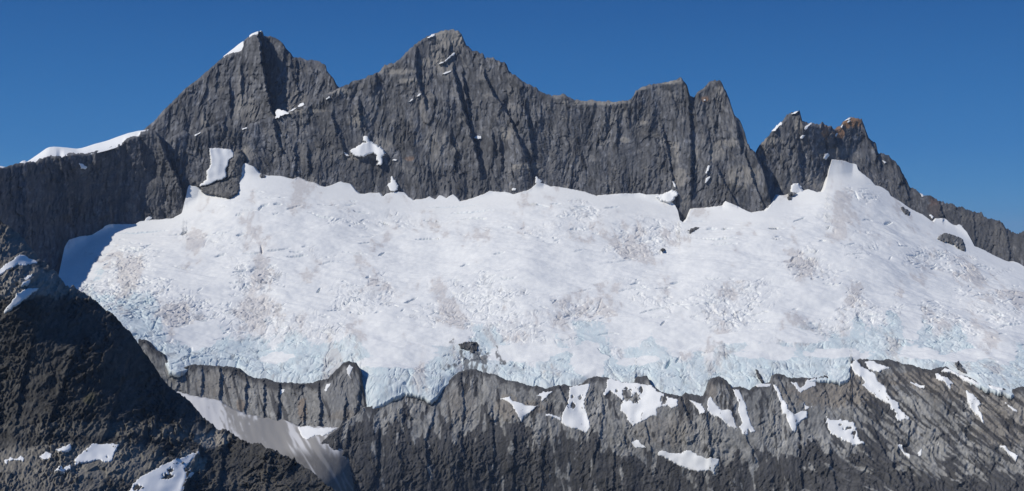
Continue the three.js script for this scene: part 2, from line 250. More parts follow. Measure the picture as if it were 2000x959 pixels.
const dF = tps([[-150, 425, 1175], [0, 430, 1160], [75, 505, 1160], [160, 570, 1175], [268, 668, 1185], [330, 755, 1178], [430, 842, 1165], [520, 876, 1140], [660, 959, 1112], [760, 1030, 1095], [-150, 540, 1090], [0, 540, 1078], [60, 570, 1085], [-60, 590, 1062], [0, 620, 1055], [100, 600, 1105], [0, 700, 1046], [200, 700, 1098], [150, 640, 1112], [0, 840, 990], [200, 850, 1022], [120, 780, 1035], [300, 860, 1055], [400, 880, 1100], [-150, 840, 975], [-150, 700, 1025], [-150, 1010, 850], [0, 1010, 862], [200, 1010, 892], [340, 1010, 945], [420, 940, 1060], [480, 1010, 1025], [600, 1010, 1050]]);

// ---------------------------------------------------------------- rock faces
const KB = { ref: 3000, seed: 1, big: 24, rib: 6.5, med: 3.6, small: 1.9, ledge: 1.6, fine: 1.1, st: 5.2, sh: 0, streak: .42, lv: 48, base: [.102, .104, .111], pale: [.20, .192, .182], paleAmt: .65, spots: [
  [880, 75, 30, 22, ...TAN, .8], [850, 108, 14, 18, ...TAN, .55], [835, 122, 22, 10, ...TAN, .6], [870, 130, 16, 22, ...TAN, .5], [780, 140, 40, 6, ...TAN, .6], [800, 158, 26, 5, ...TAN, .6], [700, 235, 26, 10, ...TAN, .6], [745, 285, 22, 18, ...TAN, .55], [690, 305, 40, 8, ...TAN, .6], [480, 300, 22, 14, ...TAN, .75], [620, 300, 7, 22, ...TAN, .5], [590, 300, 5, 26, ...TAN, .5], [560, 217, 90, 5, ...TAN, .7], [660, 178, 30, 6, ...TAN, .7], [855, 290, 20, 40, ...TAN, .35], [830, 210, 10, 40, ...TAN, .4], [1025, 325, 30, 6, ...TAN, .65], [985, 262, 14, 12, ...TAN, .6], [1160, 200, 70, 6, ...TAN, .6], [1220, 273, 12, 6, ...TAN, .75], [1257, 240, 9, 5, ...TAN, .7], [1280, 265, 8, 4, ...TAN, .7], [1310, 160, 28, 5, ...TAN, .7], [1250, 172, 16, 4, ...TAN, .6], [1286, 178, 4, 10, ...TAN, .6], [1322, 295, 5, 22, ...TAN, .6], [1330, 345, 14, 18, ...TAN, .6], [1405, 175, 8, 10, ...TAN, .6], [1376, 193, 7, 6, ...RUST, .6], [1430, 280, 34, 7, ...TAN, .5], [1400, 300, 16, 18, ...TAN, .55], [1450, 345, 34, 24, ...TAN, .5], [1360, 300, 4, 12, ...TAN, .6], [1340, 390, 12, 12, ...TAN, .6], [800, 310, 9, 5, ...RUST, .4],
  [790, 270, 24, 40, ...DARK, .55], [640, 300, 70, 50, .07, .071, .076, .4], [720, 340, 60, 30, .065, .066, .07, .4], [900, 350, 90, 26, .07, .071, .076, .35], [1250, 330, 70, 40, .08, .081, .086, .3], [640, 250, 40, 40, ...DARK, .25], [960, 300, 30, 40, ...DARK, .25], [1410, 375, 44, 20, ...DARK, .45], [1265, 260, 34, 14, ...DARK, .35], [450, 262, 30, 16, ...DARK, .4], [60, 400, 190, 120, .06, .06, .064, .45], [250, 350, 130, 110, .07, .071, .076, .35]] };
const stepsB = makeSteps([[20, 34, [[308, 250], [316, 285], [330, 318], [345, 345], [356, 375]]], [10, 26, [[270, 268], [277, 300], [283, 330]]], [17, 30, [[118, 300], [126, 340], [135, 390], [140, 425]]], [24, 36, [[50, 330], [54, 400], [60, 480]]], [13, 24, [[188, 315], [205, 370], [216, 400], [218, 430]]], [10, 20, [[0, 335], [6, 365], [12, 420]]], [12, 26, [[533, 228], [538, 260], [548, 292]]], [14, 28, [[885, 138], [893, 170], [900, 200], [912, 235], [921, 268], [931, 300], [938, 335]]], [9, 18, [[903, 142], [908, 180], [914, 205]]], [12, 26, [[945, 145], [962, 182], [985, 212], [1000, 242], [1016, 280], [1030, 312], [1036, 335]]], [10, 18, [[1030, 230], [1035, 270], [1041, 305]]], [11, 18, [[700, 200], [704, 240]]], [8, 14, [[648, 226], [656, 254]]], [8, 14, [[665, 272], [671, 300]]], [9, 16, [[812, 96], [812, 140], [820, 170], [832, 206]]], [6, 14, [[976, 275], [981, 335]]], [8, 20, [[1295, 255], [1307, 310], [1313, 350]]], [4, 10, [[1182, 212], [1183, 255]]], [5, 10, [[1205, 228], [1205, 282]]], [7, 16, [[880, 265], [890, 298], [886, 330]]], [6, 12, [[961, 262], [966, 300]]], [11, 30, [[1341, 150], [1347, 220], [1350, 300], [1349, 380]]], [6, 14, [[735, 150], [730, 172]]], [7, 14, [[600, 290], [603, 335]]], [6, 14, [[575, 290], [577, 340]]], [8, 16, [[1438, 240], [1446, 290]]], [7, 20, [[1400, 330], [1440, 400]]], [7, 14, [[1455, 300], [1470, 350], [1490, 400]]]]);
function shoulder(crest, px, py) { const t = (py - crest) / (7 + 4 * noise(px / 30, 4.4)); return t > 1 ? 0 : (11 + 7 * noise(px / 16, 8.8)) * (1 - t) * (1 - t); }
const atB = (px, py) => { const d = dB(px, py); return d - rockRelief(px, py, d, KB) - stepRelief(stepsB, px, py) * 1.35 + shoulder(fcB(px), px, py); };
const roughB = (px, py) => { const d = dB(px, py); return d - rockRough(px, py, d, KB) - stepRelief(stepsB, px, py) * 1.35; };
const fcB = line(crestB), fcD = line(crestD), fcA = line(crestA);
const OVER = [[7, 3], [22, 16], [60, 55], [130, 140], [300, 330]];
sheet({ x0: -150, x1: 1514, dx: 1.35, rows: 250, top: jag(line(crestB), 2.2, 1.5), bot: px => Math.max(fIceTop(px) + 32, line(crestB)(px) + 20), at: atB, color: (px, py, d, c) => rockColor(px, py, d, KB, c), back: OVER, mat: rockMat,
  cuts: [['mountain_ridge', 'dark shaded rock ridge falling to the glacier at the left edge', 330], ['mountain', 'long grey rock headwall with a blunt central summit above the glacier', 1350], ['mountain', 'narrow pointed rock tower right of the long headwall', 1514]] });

const KD = { ...KB, seed: 2, big: 16, rib: 7, st: 4, spots: [[1665, 238, 24, 12, ...RUST, .95], [1640, 258, 12, 12, ...RUST, .85], [1612, 258, 9, 14, ...RUST, .7], [1500, 275, 26, 8, ...TAN, .6], [1560, 245, 14, 8, ...TAN, .5], [1825, 405, 14, 24, .11, .07, .055, .7], [1950, 465, 14, 40, ...TAN, .5], [1905, 425, 30, 7, ...TAN, .4], [1640, 300, 30, 12, ...TAN, .4], [1590, 355, 16, 16, ...TAN, .35], [1900, 450, 190, 70, .06, .061, .064, .6], [1760, 365, 50, 50, .07, .071, .075, .45]] };
const stepsD = makeSteps([[8, 20, [[1566, 222], [1570, 260]]], [8, 26, [[1622, 244], [1630, 262], [1640, 300]]], [12, 26, [[1690, 250], [1702, 280], [1720, 320]]], [10, 20, [[1560, 290], [1565, 350]]], [10, 22, [[1760, 340], [1775, 385]]], [10, 22, [[1835, 395], [1842, 425]]], [5, 18, [[1900, 420], [1905, 470]]], [5, 18, [[1965, 446], [1972, 500]]]]);
const atD = (px, py) => { const d = dD(px, py); return d - rockRelief(px, py, d, KD) - stepRelief(stepsD, px, py) + shoulder(fcD(px), px, py); };
const roughD = (px, py) => { const d = dD(px, py); return d - rockRough(px, py, d, KD) - stepRelief(stepsD, px, py); };
sheet({ x0: 1440, x1: 2150, dx: 1.35, rows: 135, top: jag(line(crestD), 3.0, 2.5), bot: px => Math.max(fIceTop(px) + 26, line(crestD)(px) + 20), at: atD, color: (px, py, d, c) => rockColor(px, py, d, KD, c), back: OVER, mat: rockMat,
  cuts: [['mountain', 'pair of jagged rock peaks with rust coloured tops above the right snowfield', 1716], ['mountain_ridge', 'jagged dark rock ridge running down to the right edge', 2150]] });

const KA = { ...KB, seed: 3, big: 14, rib: 7, st: 4.5, sh: .12, paleAmt: .4, spots: [[480, 215, 26, 30, ...TAN, .4], [400, 235, 8, 14, ...TAN, .6], [570, 190, 40, 14, ...TAN, .35], [560, 208, 30, 6, ...TAN, .5], [604, 138, 5, 8, .26, .25, .24, .7], [470, 180, 8, 50, ...TAN, .3], [440, 185, 14, 20, ...DARK, .4]] };
const stepsA = makeSteps([[58, 40, [[505, 66], [511, 120], [520, 170], [530, 215], [540, 240]]], [8, 14, [[520, 78], [518, 110]]], [8, 18, [[470, 130], [472, 190]]], [6, 14, [[425, 130], [420, 175]]], [8, 16, [[555, 100], [552, 130]]], [7, 14, [[578, 115], [580, 160]]], [8, 14, [[448, 165], [450, 225]]], [6, 12, [[400, 220], [402, 250]]]]);
const atA = (px, py) => { const d = dA(px, py); return d - rockRelief(px, py, d, KA) - stepRelief(stepsA, px, py) + shoulder(fcA(px), px, py); };
const roughA = (px, py) => { const d = dA(px, py); return d - rockRough(px, py, d, KA) - stepRelief(stepsA, px, py); };
sheet({ x0: 255, x1: 700, dx: 1.35, rows: 160, top: jag(line(crestA), 1.2, 3.5), bot: px => line(crestB)(px) + 26, at: atA, color: (px, py, d, c) => rockColor(px, py, d, KA, c), back: OVER, mat: rockMat,
  cuts: [['mountain', 'pyramid shaped rock peak behind the diagonal ridge with a black corner down its face', 700]] });

// ---------------------------------------------------------------- glacier
const RX0 = -160, RY0 = 290, RW = 2320, RH = 1060;            // crevasse raster: 1 px x 0.5 px
const crev = new Float32Array(RW * RH);
function crevasse(pts, w, depth) {
  for (let s = 1; s < pts.length; s++) {
    const [xa, ya] = pts[s - 1], [xb, yb] = pts[s], n = Math.ceil(Math.hypot(xb - xa, (yb - ya) * 2) * 2);
    for (let k = 0; k <= n; k++) {
      const g = (s - 1 + k / n) / (pts.length - 1), e = Math.sqrt(Math.max(0, 1 - (2 * g - 1) ** 2)), x = lerp(xa, xb, k / n), y = lerp(ya, yb, k / n) + .8 * noise(x / 6, ya), ww = w * (.35 + .65 * e) * (1 + .35 * noise(x / 5, ya + 9));
      const R = Math.ceil(ww * 4) + 1;
      for (let dy = -R; dy <= R; dy++) for (let dx = -2; dx <= 2; dx++) {
        const ix = Math.round(x - RX0) + dx, iy = Math.round((y - RY0) * 2) + dy; if (ix < 0 || iy < 0 || ix >= RW || iy >= RH) continue;
        const ey = (iy / 2 + RY0 - y) / ww, ex = (ix + RX0 - x) / (ww * 1.2), v = depth * e * Math.exp(-(ex * ex + ey * ey)); if (v > crev[iy * RW + ix]) crev[iy * RW + ix] = v;
      }
    }
  }
}
const sampleCrev = (px, py) => { const x = clamp(px - RX0, 0, RW - 2), y = clamp((py - RY0) * 2, 0, RH - 2), i = x | 0, j = y | 0, fx = x - i, fy = y - j, o = j * RW + i; return lerp(lerp(crev[o], crev[o + 1], fx), lerp(crev[o + RW], crev[o + RW + 1], fx), fy); };
// broken-ice areas (x, y, rx, ry, strength)
const zones = [[250, 520, 40, 26, .9], [265, 485, 24, 10, .7], [230, 580, 70, 36, .9], [360, 610, 60, 24, .9], [500, 545, 46, 26, .95], [500, 605, 60, 26, .9], [560, 640, 100, 30, .6], [700, 580, 60, 28, .6], [740, 560, 26, 14, .6], [960, 575, 55, 28, .85], [880, 610, 70, 24, .55], [1000, 640, 60, 30, .6], [1120, 610, 60, 24, .7], [1080, 450, 60, 16, .35], [1270, 470, 55, 34, .95], [1230, 490, 40, 18, .7], [1150, 415, 40, 16, .6], [1300, 590, 40, 12, .5], [1420, 600, 60, 36, .8], [1460, 560, 60, 20, .5], [1560, 510, 40, 20, .8], [1600, 540, 50, 20, .6], [1690, 600, 36, 40, .75], [1750, 640, 26, 46, .75], [1820, 620, 26, 40, .7], [1860, 650, 40, 26, .7], [1830, 505, 50, 14, .8], [1900, 530, 40, 18, .85], [1960, 600, 40, 30, .6], [1650, 440, 30, 12, .3], [1685, 380, 30, 12, .8], [1690, 480, 30, 10, .5], [1610, 640, 40, 20, .5], [330, 560, 60, 16, .5], [430, 470, 60, 16, .35], [690, 430, 40, 12, .35], [760, 430, 40, 10, .4], [880, 560, 40, 12, .3], [1240, 560, 40, 14, .3], [640, 500, 30, 12, .3], [1860, 570, 40, 20, .4]];
const lobes = [[590, 585, 46, 26], [400, 545, 60, 22], [390, 655, 44, 22], [860, 660, 60, 16], [760, 705, 60, 14], [815, 690, 40, 16], [1020, 690, 70, 16], [1150, 705, 34, 34], [1330, 655, 46, 30], [1500, 690, 60, 12], [1640, 690, 60, 10], [1560, 660, 40, 14], [1590, 580, 60, 30], [1780, 610, 18, 60], [1790, 690, 40, 14], [1960, 690, 26, 16], [1900, 690, 40, 10], [1860, 700, 46, 8], [1100, 530, 90, 40], [820, 500, 90, 40], [1000, 490, 90, 30], [1230, 640, 40, 30], [540, 700, 30, 10], [350, 430, 80, 20], [1450, 660, 60, 10], [1720, 560, 26, 40], [1840, 560, 30, 24], [1250, 705, 40, 8], [1420, 500, 120, 40]];
function zoneMask(px, py) {
  let s = 0;
  for (const z of zones) { const ex = (px - z[0]) / z[2], ey = (py - z[1]) / z[3], q = ex * ex + ey * ey; if (q < 4) s = Math.max(s, z[4] * (1 - sstep(.3, 2.2, q))); }
  return s;
}
function lobeMask(px, py) { let s = 0; for (const z of lobes) { const ex = (px - z[0]) / z[2], ey = (py - z[1]) / z[3], q = ex * ex + ey * ey; if (q < 2.5) s = Math.max(s, 1 - sstep(.75, 1.35, q + .95 * fbm(px / 22, py / 11, 3))); } return s; }
{
  const r = rng(5);
  const named = [[[228, 455], [262, 455], [300, 452], [330, 450]], [[330, 458], [350, 456], [366, 450]], [[210, 497], [190, 498]], [[276, 483], [286, 480], [297, 476]], [[252, 493], [270, 492], [282, 488]], [[462, 462], [470, 460], [480, 458]], [[510, 478], [512, 494]], [[522, 489], [545, 488], [566, 484]], [[566, 491], [590, 491]], [[455, 535], [470, 533], [482, 529]], [[505, 540], [512, 534]], [[505, 410], [512, 402], [525, 400]], [[470, 411], [500, 411]], [[535, 400], [550, 401]], [[830, 405], [870, 406], [905, 403], [945, 400]], [[880, 417], [920, 417], [965, 413]], [[900, 429], [950, 428]], [[1022, 400], [1045, 398], [1060, 401], [1073, 405]], [[1075, 398], [1095, 398]], [[812, 469], [835, 467], [858, 467]], [[740, 499], [752, 492]], [[900, 522], [915, 517]], [[965, 500], [985, 497]], [[1280, 568], [1295, 565], [1308, 562]], [[1250, 612], [1275, 606], [1310, 601]], [[1380, 447], [1400, 446]], [[1410, 446], [1430, 445]], [[1550, 436], [1562, 430], [1573, 425]], [[1600, 470], [1612, 470]], [[1544, 510], [1550, 502], [1560, 500]], [[1540, 528], [1552, 520]], [[1755, 482], [1780, 483]], [[1690, 360], [1705, 358]], [[1727, 435], [1742, 434]], [[620, 572], [626, 562]], [[640, 608], [670, 602]], [[715, 545], [722, 540]], [[790, 590], [815, 580]], [[1310, 553], [1330, 548]], [[1232, 557], [1248, 552]], [[620, 400], [640, 404], [660, 402]], [[690, 412], [720, 416]], [[740, 430], [760, 435]], [[600, 415], [630, 425], [650, 428]], [[560, 408], [590, 404]], [[1360, 465], [1400, 470], [1440, 466]], [[1390, 480], [1440, 478]], [[1500, 446], [1530, 448]], [[1180, 408], [1210, 404]], [[1120, 405], [1150, 402]], [[560, 500], [600, 497]], [[700, 478], [730, 474]], [[420, 500], [440, 495]], [[1290, 640], [1300, 628]], [[1300, 720], [1310, 705]], [[1320, 712], [1328, 700]]];
  for (const p of named) crevasse(p, .6 + r() * .5, 8 + 6 * r());
  for (let k = 0; k < 1700; k++) {
    const x = r() * 2050 - 20, t = fIceTop(x), e = fIceEnd(x), y = lerp(t + 22, e - 8, r()), z = zoneMask(x, y), u = (y - t) / (e - t);
    if (lobeMask(x, y) > .3 || r() > .1 + z * .9 + .25 * sstep(.6, 1, u)) continue;
    const L = 9 + r() * r() * 60, a = (r() - .5) * .9 + (x > 1400 ? .25 : -.12) * u, pts = []; const bend = (r() - .5) * 6;
    const steep = r() < .1 ? 1.4 : .34;
    for (let q = 0; q <= 4; q++) { const g = q / 4 - .5; pts.push([x + g * L * (steep > 1 ? .35 : 1), y + g * L * steep * a + bend * (g * g * 4)]); }
    crevasse(pts, .45 + r() * .45, 3 + r() * 5);
  }
  for (let k = 0; k < 5200; k++) {                            // fine cracking in the broken areas
    const x = r() * 2050 - 20, t = fIceTop(x), e = fIceEnd(x), y = lerp(t + 22, e - 6, r());
    if (r() > zoneMask(x, y) * 1.1 || lobeMask(x, y) > .3) continue;
    const L = 3 + r() * 13, a = (r() - .5) * 1.7, pts = [], bend = (r() - .5) * 4;
    for (let q = 0; q <= 3; q++) { const g = q / 3 - .5; pts.push([x + g * L, y + g * L * a * .6 + bend * g * g * 3]); }
    crevasse(pts, .4 + r() * .3, 2 + r() * 4);
  }
}
const wallR = (px, py) => px < 1504 ? roughB(px, py) : px > 1520 ? roughD(px, py) : lerp(roughB(px, py), roughD(px, py), sstep(1504, 1520, px));
function glacierD(px, py) {                                   // the ice surface, climbing against the wall in steep snow cones
  const a = dG(px, py); if (py > sIceTop(px) + 60) return a;
  const b = wallR(px, py) - 9, k = 16, h = clamp(.5 + .5 * (b - a) / k, 0, 1);
  return lerp(b, a, h) - k * h * (1 - h);
}
function brokenness(px, py) {
  const fromEnd = sIceEnd(px) - py, n = fbm(px / 60, py / 32, 3);
  const end = 1 - sstep(20, 105, fromEnd + 70 * n);
  return clamp(Math.max(end * .75, zoneMask(px + 75 * n, py + 34 * fbm(px / 44 + 7, py / 26, 2)) * .8) * (.62 + 1.1 * fbm(px / 26, py / 12, 3)) - lobeMask(px, py) * .95, 0, 1);
}
function glacierLift(px, py, d) {
  const X = (px - 1000) / F * d, W = d * .8, edge = sstep(0, 60, py - sIceTop(px)), lower = sstep(0, 14, fIceEnd(px) - py);
  const br = brokenness(px, py);
  let h = edge * (9 * fbm(X / 170, W / 120, 2) + 4.5 * fbm(X / 70 + 5, W / 28, 3) + 2.2 * Math.abs(noise(X / 130 + 2 * noise(X / 200, W / 60), W / 19))) * (.35 + .65 * lower) + (.2 + .8 * edge) * .3 * noise(X / 9, W / 7);
  if (br > .02) {
    const rot = .5 * noise(X / 120, W / 120), wx = X + rot * W * .0 + 9 * noise(X / 26, W / 26), wy = W + rot * 40 + 8 * noise(X / 26 + 40, W / 26);
    const a = worley(wx / 22, wy / 27), c1 = a.f2 - a.f1, id = a.id, b = worley(wx / 9 + 20, wy / 12), c2 = b.f2 - b.f1, id2 = b.id;
    h += br * .8 * ((id - .5) * 4 - 6 * (1 - sstep(.01, .12, c1)) * sstep(-.15, .25, noise(X / 40, W / 50)) + (id2 - .5) * 2.6 - 2.6 * (1 - sstep(.02, .17, c2)) + .7 * noise(X / 3, W / 4.5));
  }
  h -= sampleCrev(px, py) * edge;
  h -= (1 - lower) * 5;
  return h;
}
function glacierColor(px, py, d, c) {
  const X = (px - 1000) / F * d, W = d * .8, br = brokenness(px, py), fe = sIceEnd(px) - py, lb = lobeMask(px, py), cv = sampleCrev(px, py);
  const flow = X + (px > 1350 ? -.35 : .2) * W, gr = noise(X / 5, W / 9) * .55 + noise(X / 2.8, W / 5) * .5, g2 = fbm(X / 24 + 11, W / 42, 3);
  let r = .81, g = .812, b = .79;
  // bare ice: pale grey-blue, with crisp ragged edges against the snow lying on it
  const ice = sstep(.30, .46, clamp(1 - sstep(6, 118, fe + 78 * fbm(flow / 60, W / 130, 3)), 0, 1) * 1.05 + .42 * br * sstep(-.2, .3, g2) - lb + .22 * gr);
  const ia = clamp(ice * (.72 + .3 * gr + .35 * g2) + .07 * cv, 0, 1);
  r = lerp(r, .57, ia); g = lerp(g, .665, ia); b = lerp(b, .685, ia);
  // wind-blown dust and algae: patches along the flow with grainy, ragged edges
  const dn = fbm(flow / 75 + 8, W / 190 + 3, 4) + .34 * fbm(X / 17, W / 34, 2) + .2 * zoneMask(px + 40 * g2, py + 16 * g2) - lb * .35;
  const da = (.30 * sstep(.02, .4, dn) + .42 * sstep(.24, .36, dn + .18 * gr)) * (.75 + .45 * gr);
  r = lerp(r, .53, da); g = lerp(g, .485, da); b = lerp(b, .455, da);
  // dark marks among the broken blocks: crevice shade put into the colour
  const crevDark = clamp(br * 1.3, 0, 1) * sstep(.12, .3, fbm(X / 13 + 90, W / 24, 3) + .3 * gr) * .55; r = lerp(r, .26, crevDark); g = lerp(g, .27, crevDark); b = lerp(b, .285, crevDark);
  // rubble spread over the ice above the central rock step
  const ru = 1 - ((px - 925) / 64) ** 2 - ((py - 702) / 40) ** 2, ra = ru > -.4 ? .85 * sstep(.3, .5, ru * .45 + fbm(X / 15, W / 34, 3) * .95 + .3 * gr) : 0;
  r = lerp(r, .12, ra); g = lerp(g, .12, ra); b = lerp(b, .12, ra);
  const k = 1 + .035 * gr; c[0] = r * k; c[1] = g * k; c[2] = b * k;
}
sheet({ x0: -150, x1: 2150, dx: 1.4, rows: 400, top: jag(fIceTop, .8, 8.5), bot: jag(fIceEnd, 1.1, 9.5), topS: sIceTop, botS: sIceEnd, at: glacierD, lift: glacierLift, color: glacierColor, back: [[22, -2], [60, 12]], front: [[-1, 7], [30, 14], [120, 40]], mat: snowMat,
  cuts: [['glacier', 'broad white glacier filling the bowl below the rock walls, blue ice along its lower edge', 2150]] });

// ---------------------------------------------------------------- rock below the ice
const BLK = [.032, .032, .035], BRN = [.21, .185, .155];
const KE = { ref: 2080, seed: 5, sc: .75, flake: .18, crackDark: .3, lv: 16, big: 11, rib: 4, med: 3, small: 1.5, ledge: 1.2, fine: .9, st: 2.6, sh: 0, streak: .14, base: [.232, .229, .218], pale: [.27, .262, .245], paleAmt: .45, spots: [[1640, 765, 110, 34, ...BRN, .7], [1800, 740, 70, 18, ...BRN, .7], [1880, 760, 90, 26, ...BRN, .55], [1960, 820, 70, 60, ...BRN, .45], [1390, 765, 12, 20, ...BRN, .6], [1335, 785, 14, 14, ...BRN, .6], [1040, 795, 26, 14, ...BRN, .6], [990, 800, 26, 26, ...BRN, .6], [1300, 840, 60, 30, ...BRN, .3], [900, 790, 30, 40, ...BRN, .3]] };
const stepsE = makeSteps([[12, 24, [[1093, 760], [1112, 800]]], [8, 20, [[1180, 790], [1172, 850], [1158, 900]]], [12, 24, [[1260, 830], [1272, 880]]], [10, 24, [[1380, 820], [1390, 890]]], [12, 20, [[1330, 780], [1350, 830]]], [10, 24, [[1455, 850], [1475, 900]]], [9, 20, [[850, 800], [830, 860], [835, 930]]], [10, 20, [[900, 740], [905, 790], [900, 880]]], [9, 24, [[960, 800], [965, 900]]], [9, 18, [[680, 850], [675, 930]]], [8, 16, [[660, 860], [655, 900]]], [9, 20, [[740, 840], [735, 940]]], [10, 18, [[1060, 880], [1055, 1000]]], [10, 18, [[1005, 850], [1000, 990]]], [9, 18, [[1200, 880], [1195, 1000]]], [9, 22, [[1560, 850], [1568, 990]]], [9, 22, [[1620, 880], [1640, 1000]]], [9, 22, [[1775, 900], [1790, 990]]], [12, 30, [[1520, 740], [1550, 800], [1560, 850]]], [9, 24, [[1690, 800], [1720, 870], [1760, 940]]], [8, 20, [[1880, 840], [1930, 920]]], [8, 20, [[1660, 790], [1690, 850]]]]);
const leanE = px => -1.0 * sstep(1520, 1760, px) - .12 * sstep(1250, 1450, px);
function diagonal(px, py, d) {                                // strata dipping down to the right on the right-hand slabs
  const w = sstep(1560, 1720, px); if (!w) return 0;
  const m = KE.ref / F, u = px * m, v = py * m, a = (v - .95 * u), b = (u + .95 * v);
  return w * (6.5 * Math.abs(noise(a / 16 + 2.5 * noise(b / 60, a / 60), b / 90)) + 2.4 * noise(a / 6.5, b / 40));
}
const relE = (px, py) => { const d = dE(px, py), k = sstep(0, 40, py - fIceEnd(px)); return rockRelief(px, py, d, KE) * (.4 + .6 * k) + stepRelief(stepsE, px, py) * .35 + diagonal(px, py, d); };
const surfE = { base: dE, rel: relE, a: .75, b: .5 };
const atE = (px, py) => dE(px, py) - .75 * relE(px, py), liftE = (px, py) => .5 * relE(px, py);
const lipE = line([[600, 800], [850, 860], [980, 830], [1100, 850], [1200, 880], [1300, 905], [1400, 940], [1500, 890], [1600, 870], [1700, 885], [1800, 930], [1900, 940], [2000, 920], [2150, 930]]);
function colorE(px, py, d, c) {
  rockColor(px, py, d, KE, c);
  const m = KE.ref / F, u = px * m, v = py * m, n = fbm(u / 30, v / 30, 3), lean = leanE(px), us = u + lean * (py - 820) * m, fe = py - fIceEnd(px);
  // wet black water streaks and lichen: crisp tongues, thickened below the lip to paint in the steep wall shade
  const s1 = .8 * noise(us / 15 + 1.6 * noise(us / 40, v / 70), v / 55) + .62 * noise(us / 7.5 + 9, v / 34) + .3 * noise(us / 4, v / 14);
  const below = sstep(-26, 22, py - lipE(px) + 46 * n);
  const left = 1 - sstep(880, 980, px);
  const q = s1 + .8 * below - .12 + .27 * sstep(1600, 1720, px) + .2 * left * sstep(30, 70, fe) + .35 * sstep(1580, 1760, px) * n;
  let a = sstep(.2, .3, q) * .86;
  const rim = (1 - sstep(4, 17, fe + 16 * noise(u / 14, 3.3) + 6 * noise(u / 4, v / 6))); a = Math.max(a, rim * .85);
  const f = Math.max(.5, 1.1 + .7 * noise(us / 3.4, v / 26) + .7 * noise(us / 1.8 + 5, v / 9) + .8 * noise(us / 8, v / 30));
  c[0] = lerp(c[0], BLK[0] * f, a); c[1] = lerp(c[1], BLK[1] * f, a); c[2] = lerp(c[2], BLK[2] * f, a);
}
sheet({ x0: 604, x1: 2150, dx: 1.5, rows: 190, top: jag(line(crestE), 1.5, 5.5), bot: line(baseE), at: atE, lift: liftE, color: colorE, back: [[8, -1], [40, 8], [140, 60]], mat: rockMat,
  cuts: [['cliff', 'grey rock slabs streaked black below the glacier front, spotted with snow patches', 2150]] });

const KE1 = { ...KE, seed: 6, big: 8, rib: 3.5, med: 3, st: 3.2, base: [.212, .209, .20], paleAmt: .5, spots: [[660, 770, 40, 50, .18, .18, .182, .5], [590, 800, 10, 24, .2, .15, .11, .6], [470, 790, 8, 14, .2, .15, .11, .6], [420, 750, 40, 30, ...BRN, .35], [680, 812, 40, 12, ...BRN, .5]] };
const stepsE1 = makeSteps([[10, 16, [[430, 725], [428, 780]]], [11, 18, [[480, 740], [478, 805]]], [13, 22, [[545, 750], [543, 815]]], [9, 14, [[515, 750], [515, 812]]], [11, 22, [[594, 790], [592, 832]]], [13, 26, [[622, 762], [626, 800], [622, 834]]], [8, 26, [[702, 760], [697, 800], [690, 815]]], [8, 14, [[675, 780], [670, 815]]], [7, 14, [[395, 725], [392, 770]]], [6, 12, [[350, 725], [345, 765]]]]);
const atE1 = (px, py) => { const d = dE1(px, py); return d - rockRelief(px, py, d, KE1) * .8 - stepRelief(stepsE1, px, py) * .55; };
const roughE1 = (px, py) => { const d = dE1(px, py); return d - rockRough(px, py, d, KE1) * .8 - stepRelief(stepsE1, px, py) * .55; };
sheet({ x0: 270, x1: 735, dx: 1.4, rows: 90, top: jag(px => Math.min(fIceEnd(px) - 1, 790), 1.6, 6.5), bot: px => line(footE1)(px) + 14, at: atE1, color: (px, py, d, c) => {
  rockColor(px, py, d, KE1, c); const m = d / F, u = px * m, v = py * m, fe = py - fIceEnd(px);
  const s1 = noise(u / 9 + noise(u / 30, v / 50), v / 60) + .5 * noise(u / 3.6 + 9, v / 34), rim = 1 - sstep(3, 13, fe + 12 * noise(u / 12, 3.3)), a = Math.max(sstep(.34, .55, s1) * .8, rim * .85);
  c[0] = lerp(c[0], BLK[0], a); c[1] = lerp(c[1], BLK[1], a); c[2] = lerp(c[2], BLK[2], a);
}, back: [[10, -1], [60, 14], [160, 60]], mat: rockMat, cuts: [['cliff', 'low band of vertical grey rock pillars between the glacier front and the dirty snow gully', 735]] });

// dirty snow gully between the lower cliffs
const dSn = (px, py) => { const d = dS(px, py), u = px * d / F, v = py * d / F; return d - 5 * fbm(u / 60 + .4 * v / 60, v / 90, 2) - .8 * noise(u / 11, v / 9); };
sheet({ x0: 250, x1: 760, dx: 1.6, rows: 110, top: px => line(footE1)(px) + 1.5 * noise(px / 9, 2.2), bot: px => 1000, at: dSn, back: [[6, -1], [30, 10]], mat: snowMat, color: (px, py, d, c) => {
  const m = d / F, u = px * m, v = py * m, fl = u - .55 * v, gr = noise(u / 2.2, v / 2.2) * .6 + noise(u / 1.2, v / 1.2) * .4;
  const dirt = sstep(-.16, .2, .3 * noise(fl / 7, (u + v) / 50) + .3 * noise(u / 5, v / 5) + fbm(fl / 26 + 4, (u + v) / 120, 3) + .14 * gr + .5 * sstep(455, 520, px) * (1 - sstep(545, 575, px)) - .55 * (1 - sstep(400, 450, px)) + .2 * sstep(575, 610, px));
  const scree = sstep(872, 900, py + 10 * noise(u / 14, v / 14)) * sstep(540, 570, px) * (1 - .75 * sstep(.25, .45, noise(fl / 9, (u + v) / 60)));
  let r = .62, g = .61, b = .60;
  r = lerp(r, .30, dirt); g = lerp(g, .285, dirt); b = lerp(b, .265, dirt);
  const k = 1 + .35 * gr; r = lerp(r, .15 * k, scree); g = lerp(g, .142 * k, scree); b = lerp(b, .132 * k, scree);
  c[0] = r; c[1] = g; c[2] = b;
}, cuts: [['snow_gully', 'grey dirt-streaked old snow filling the gully below the rock pillars', 760]] });

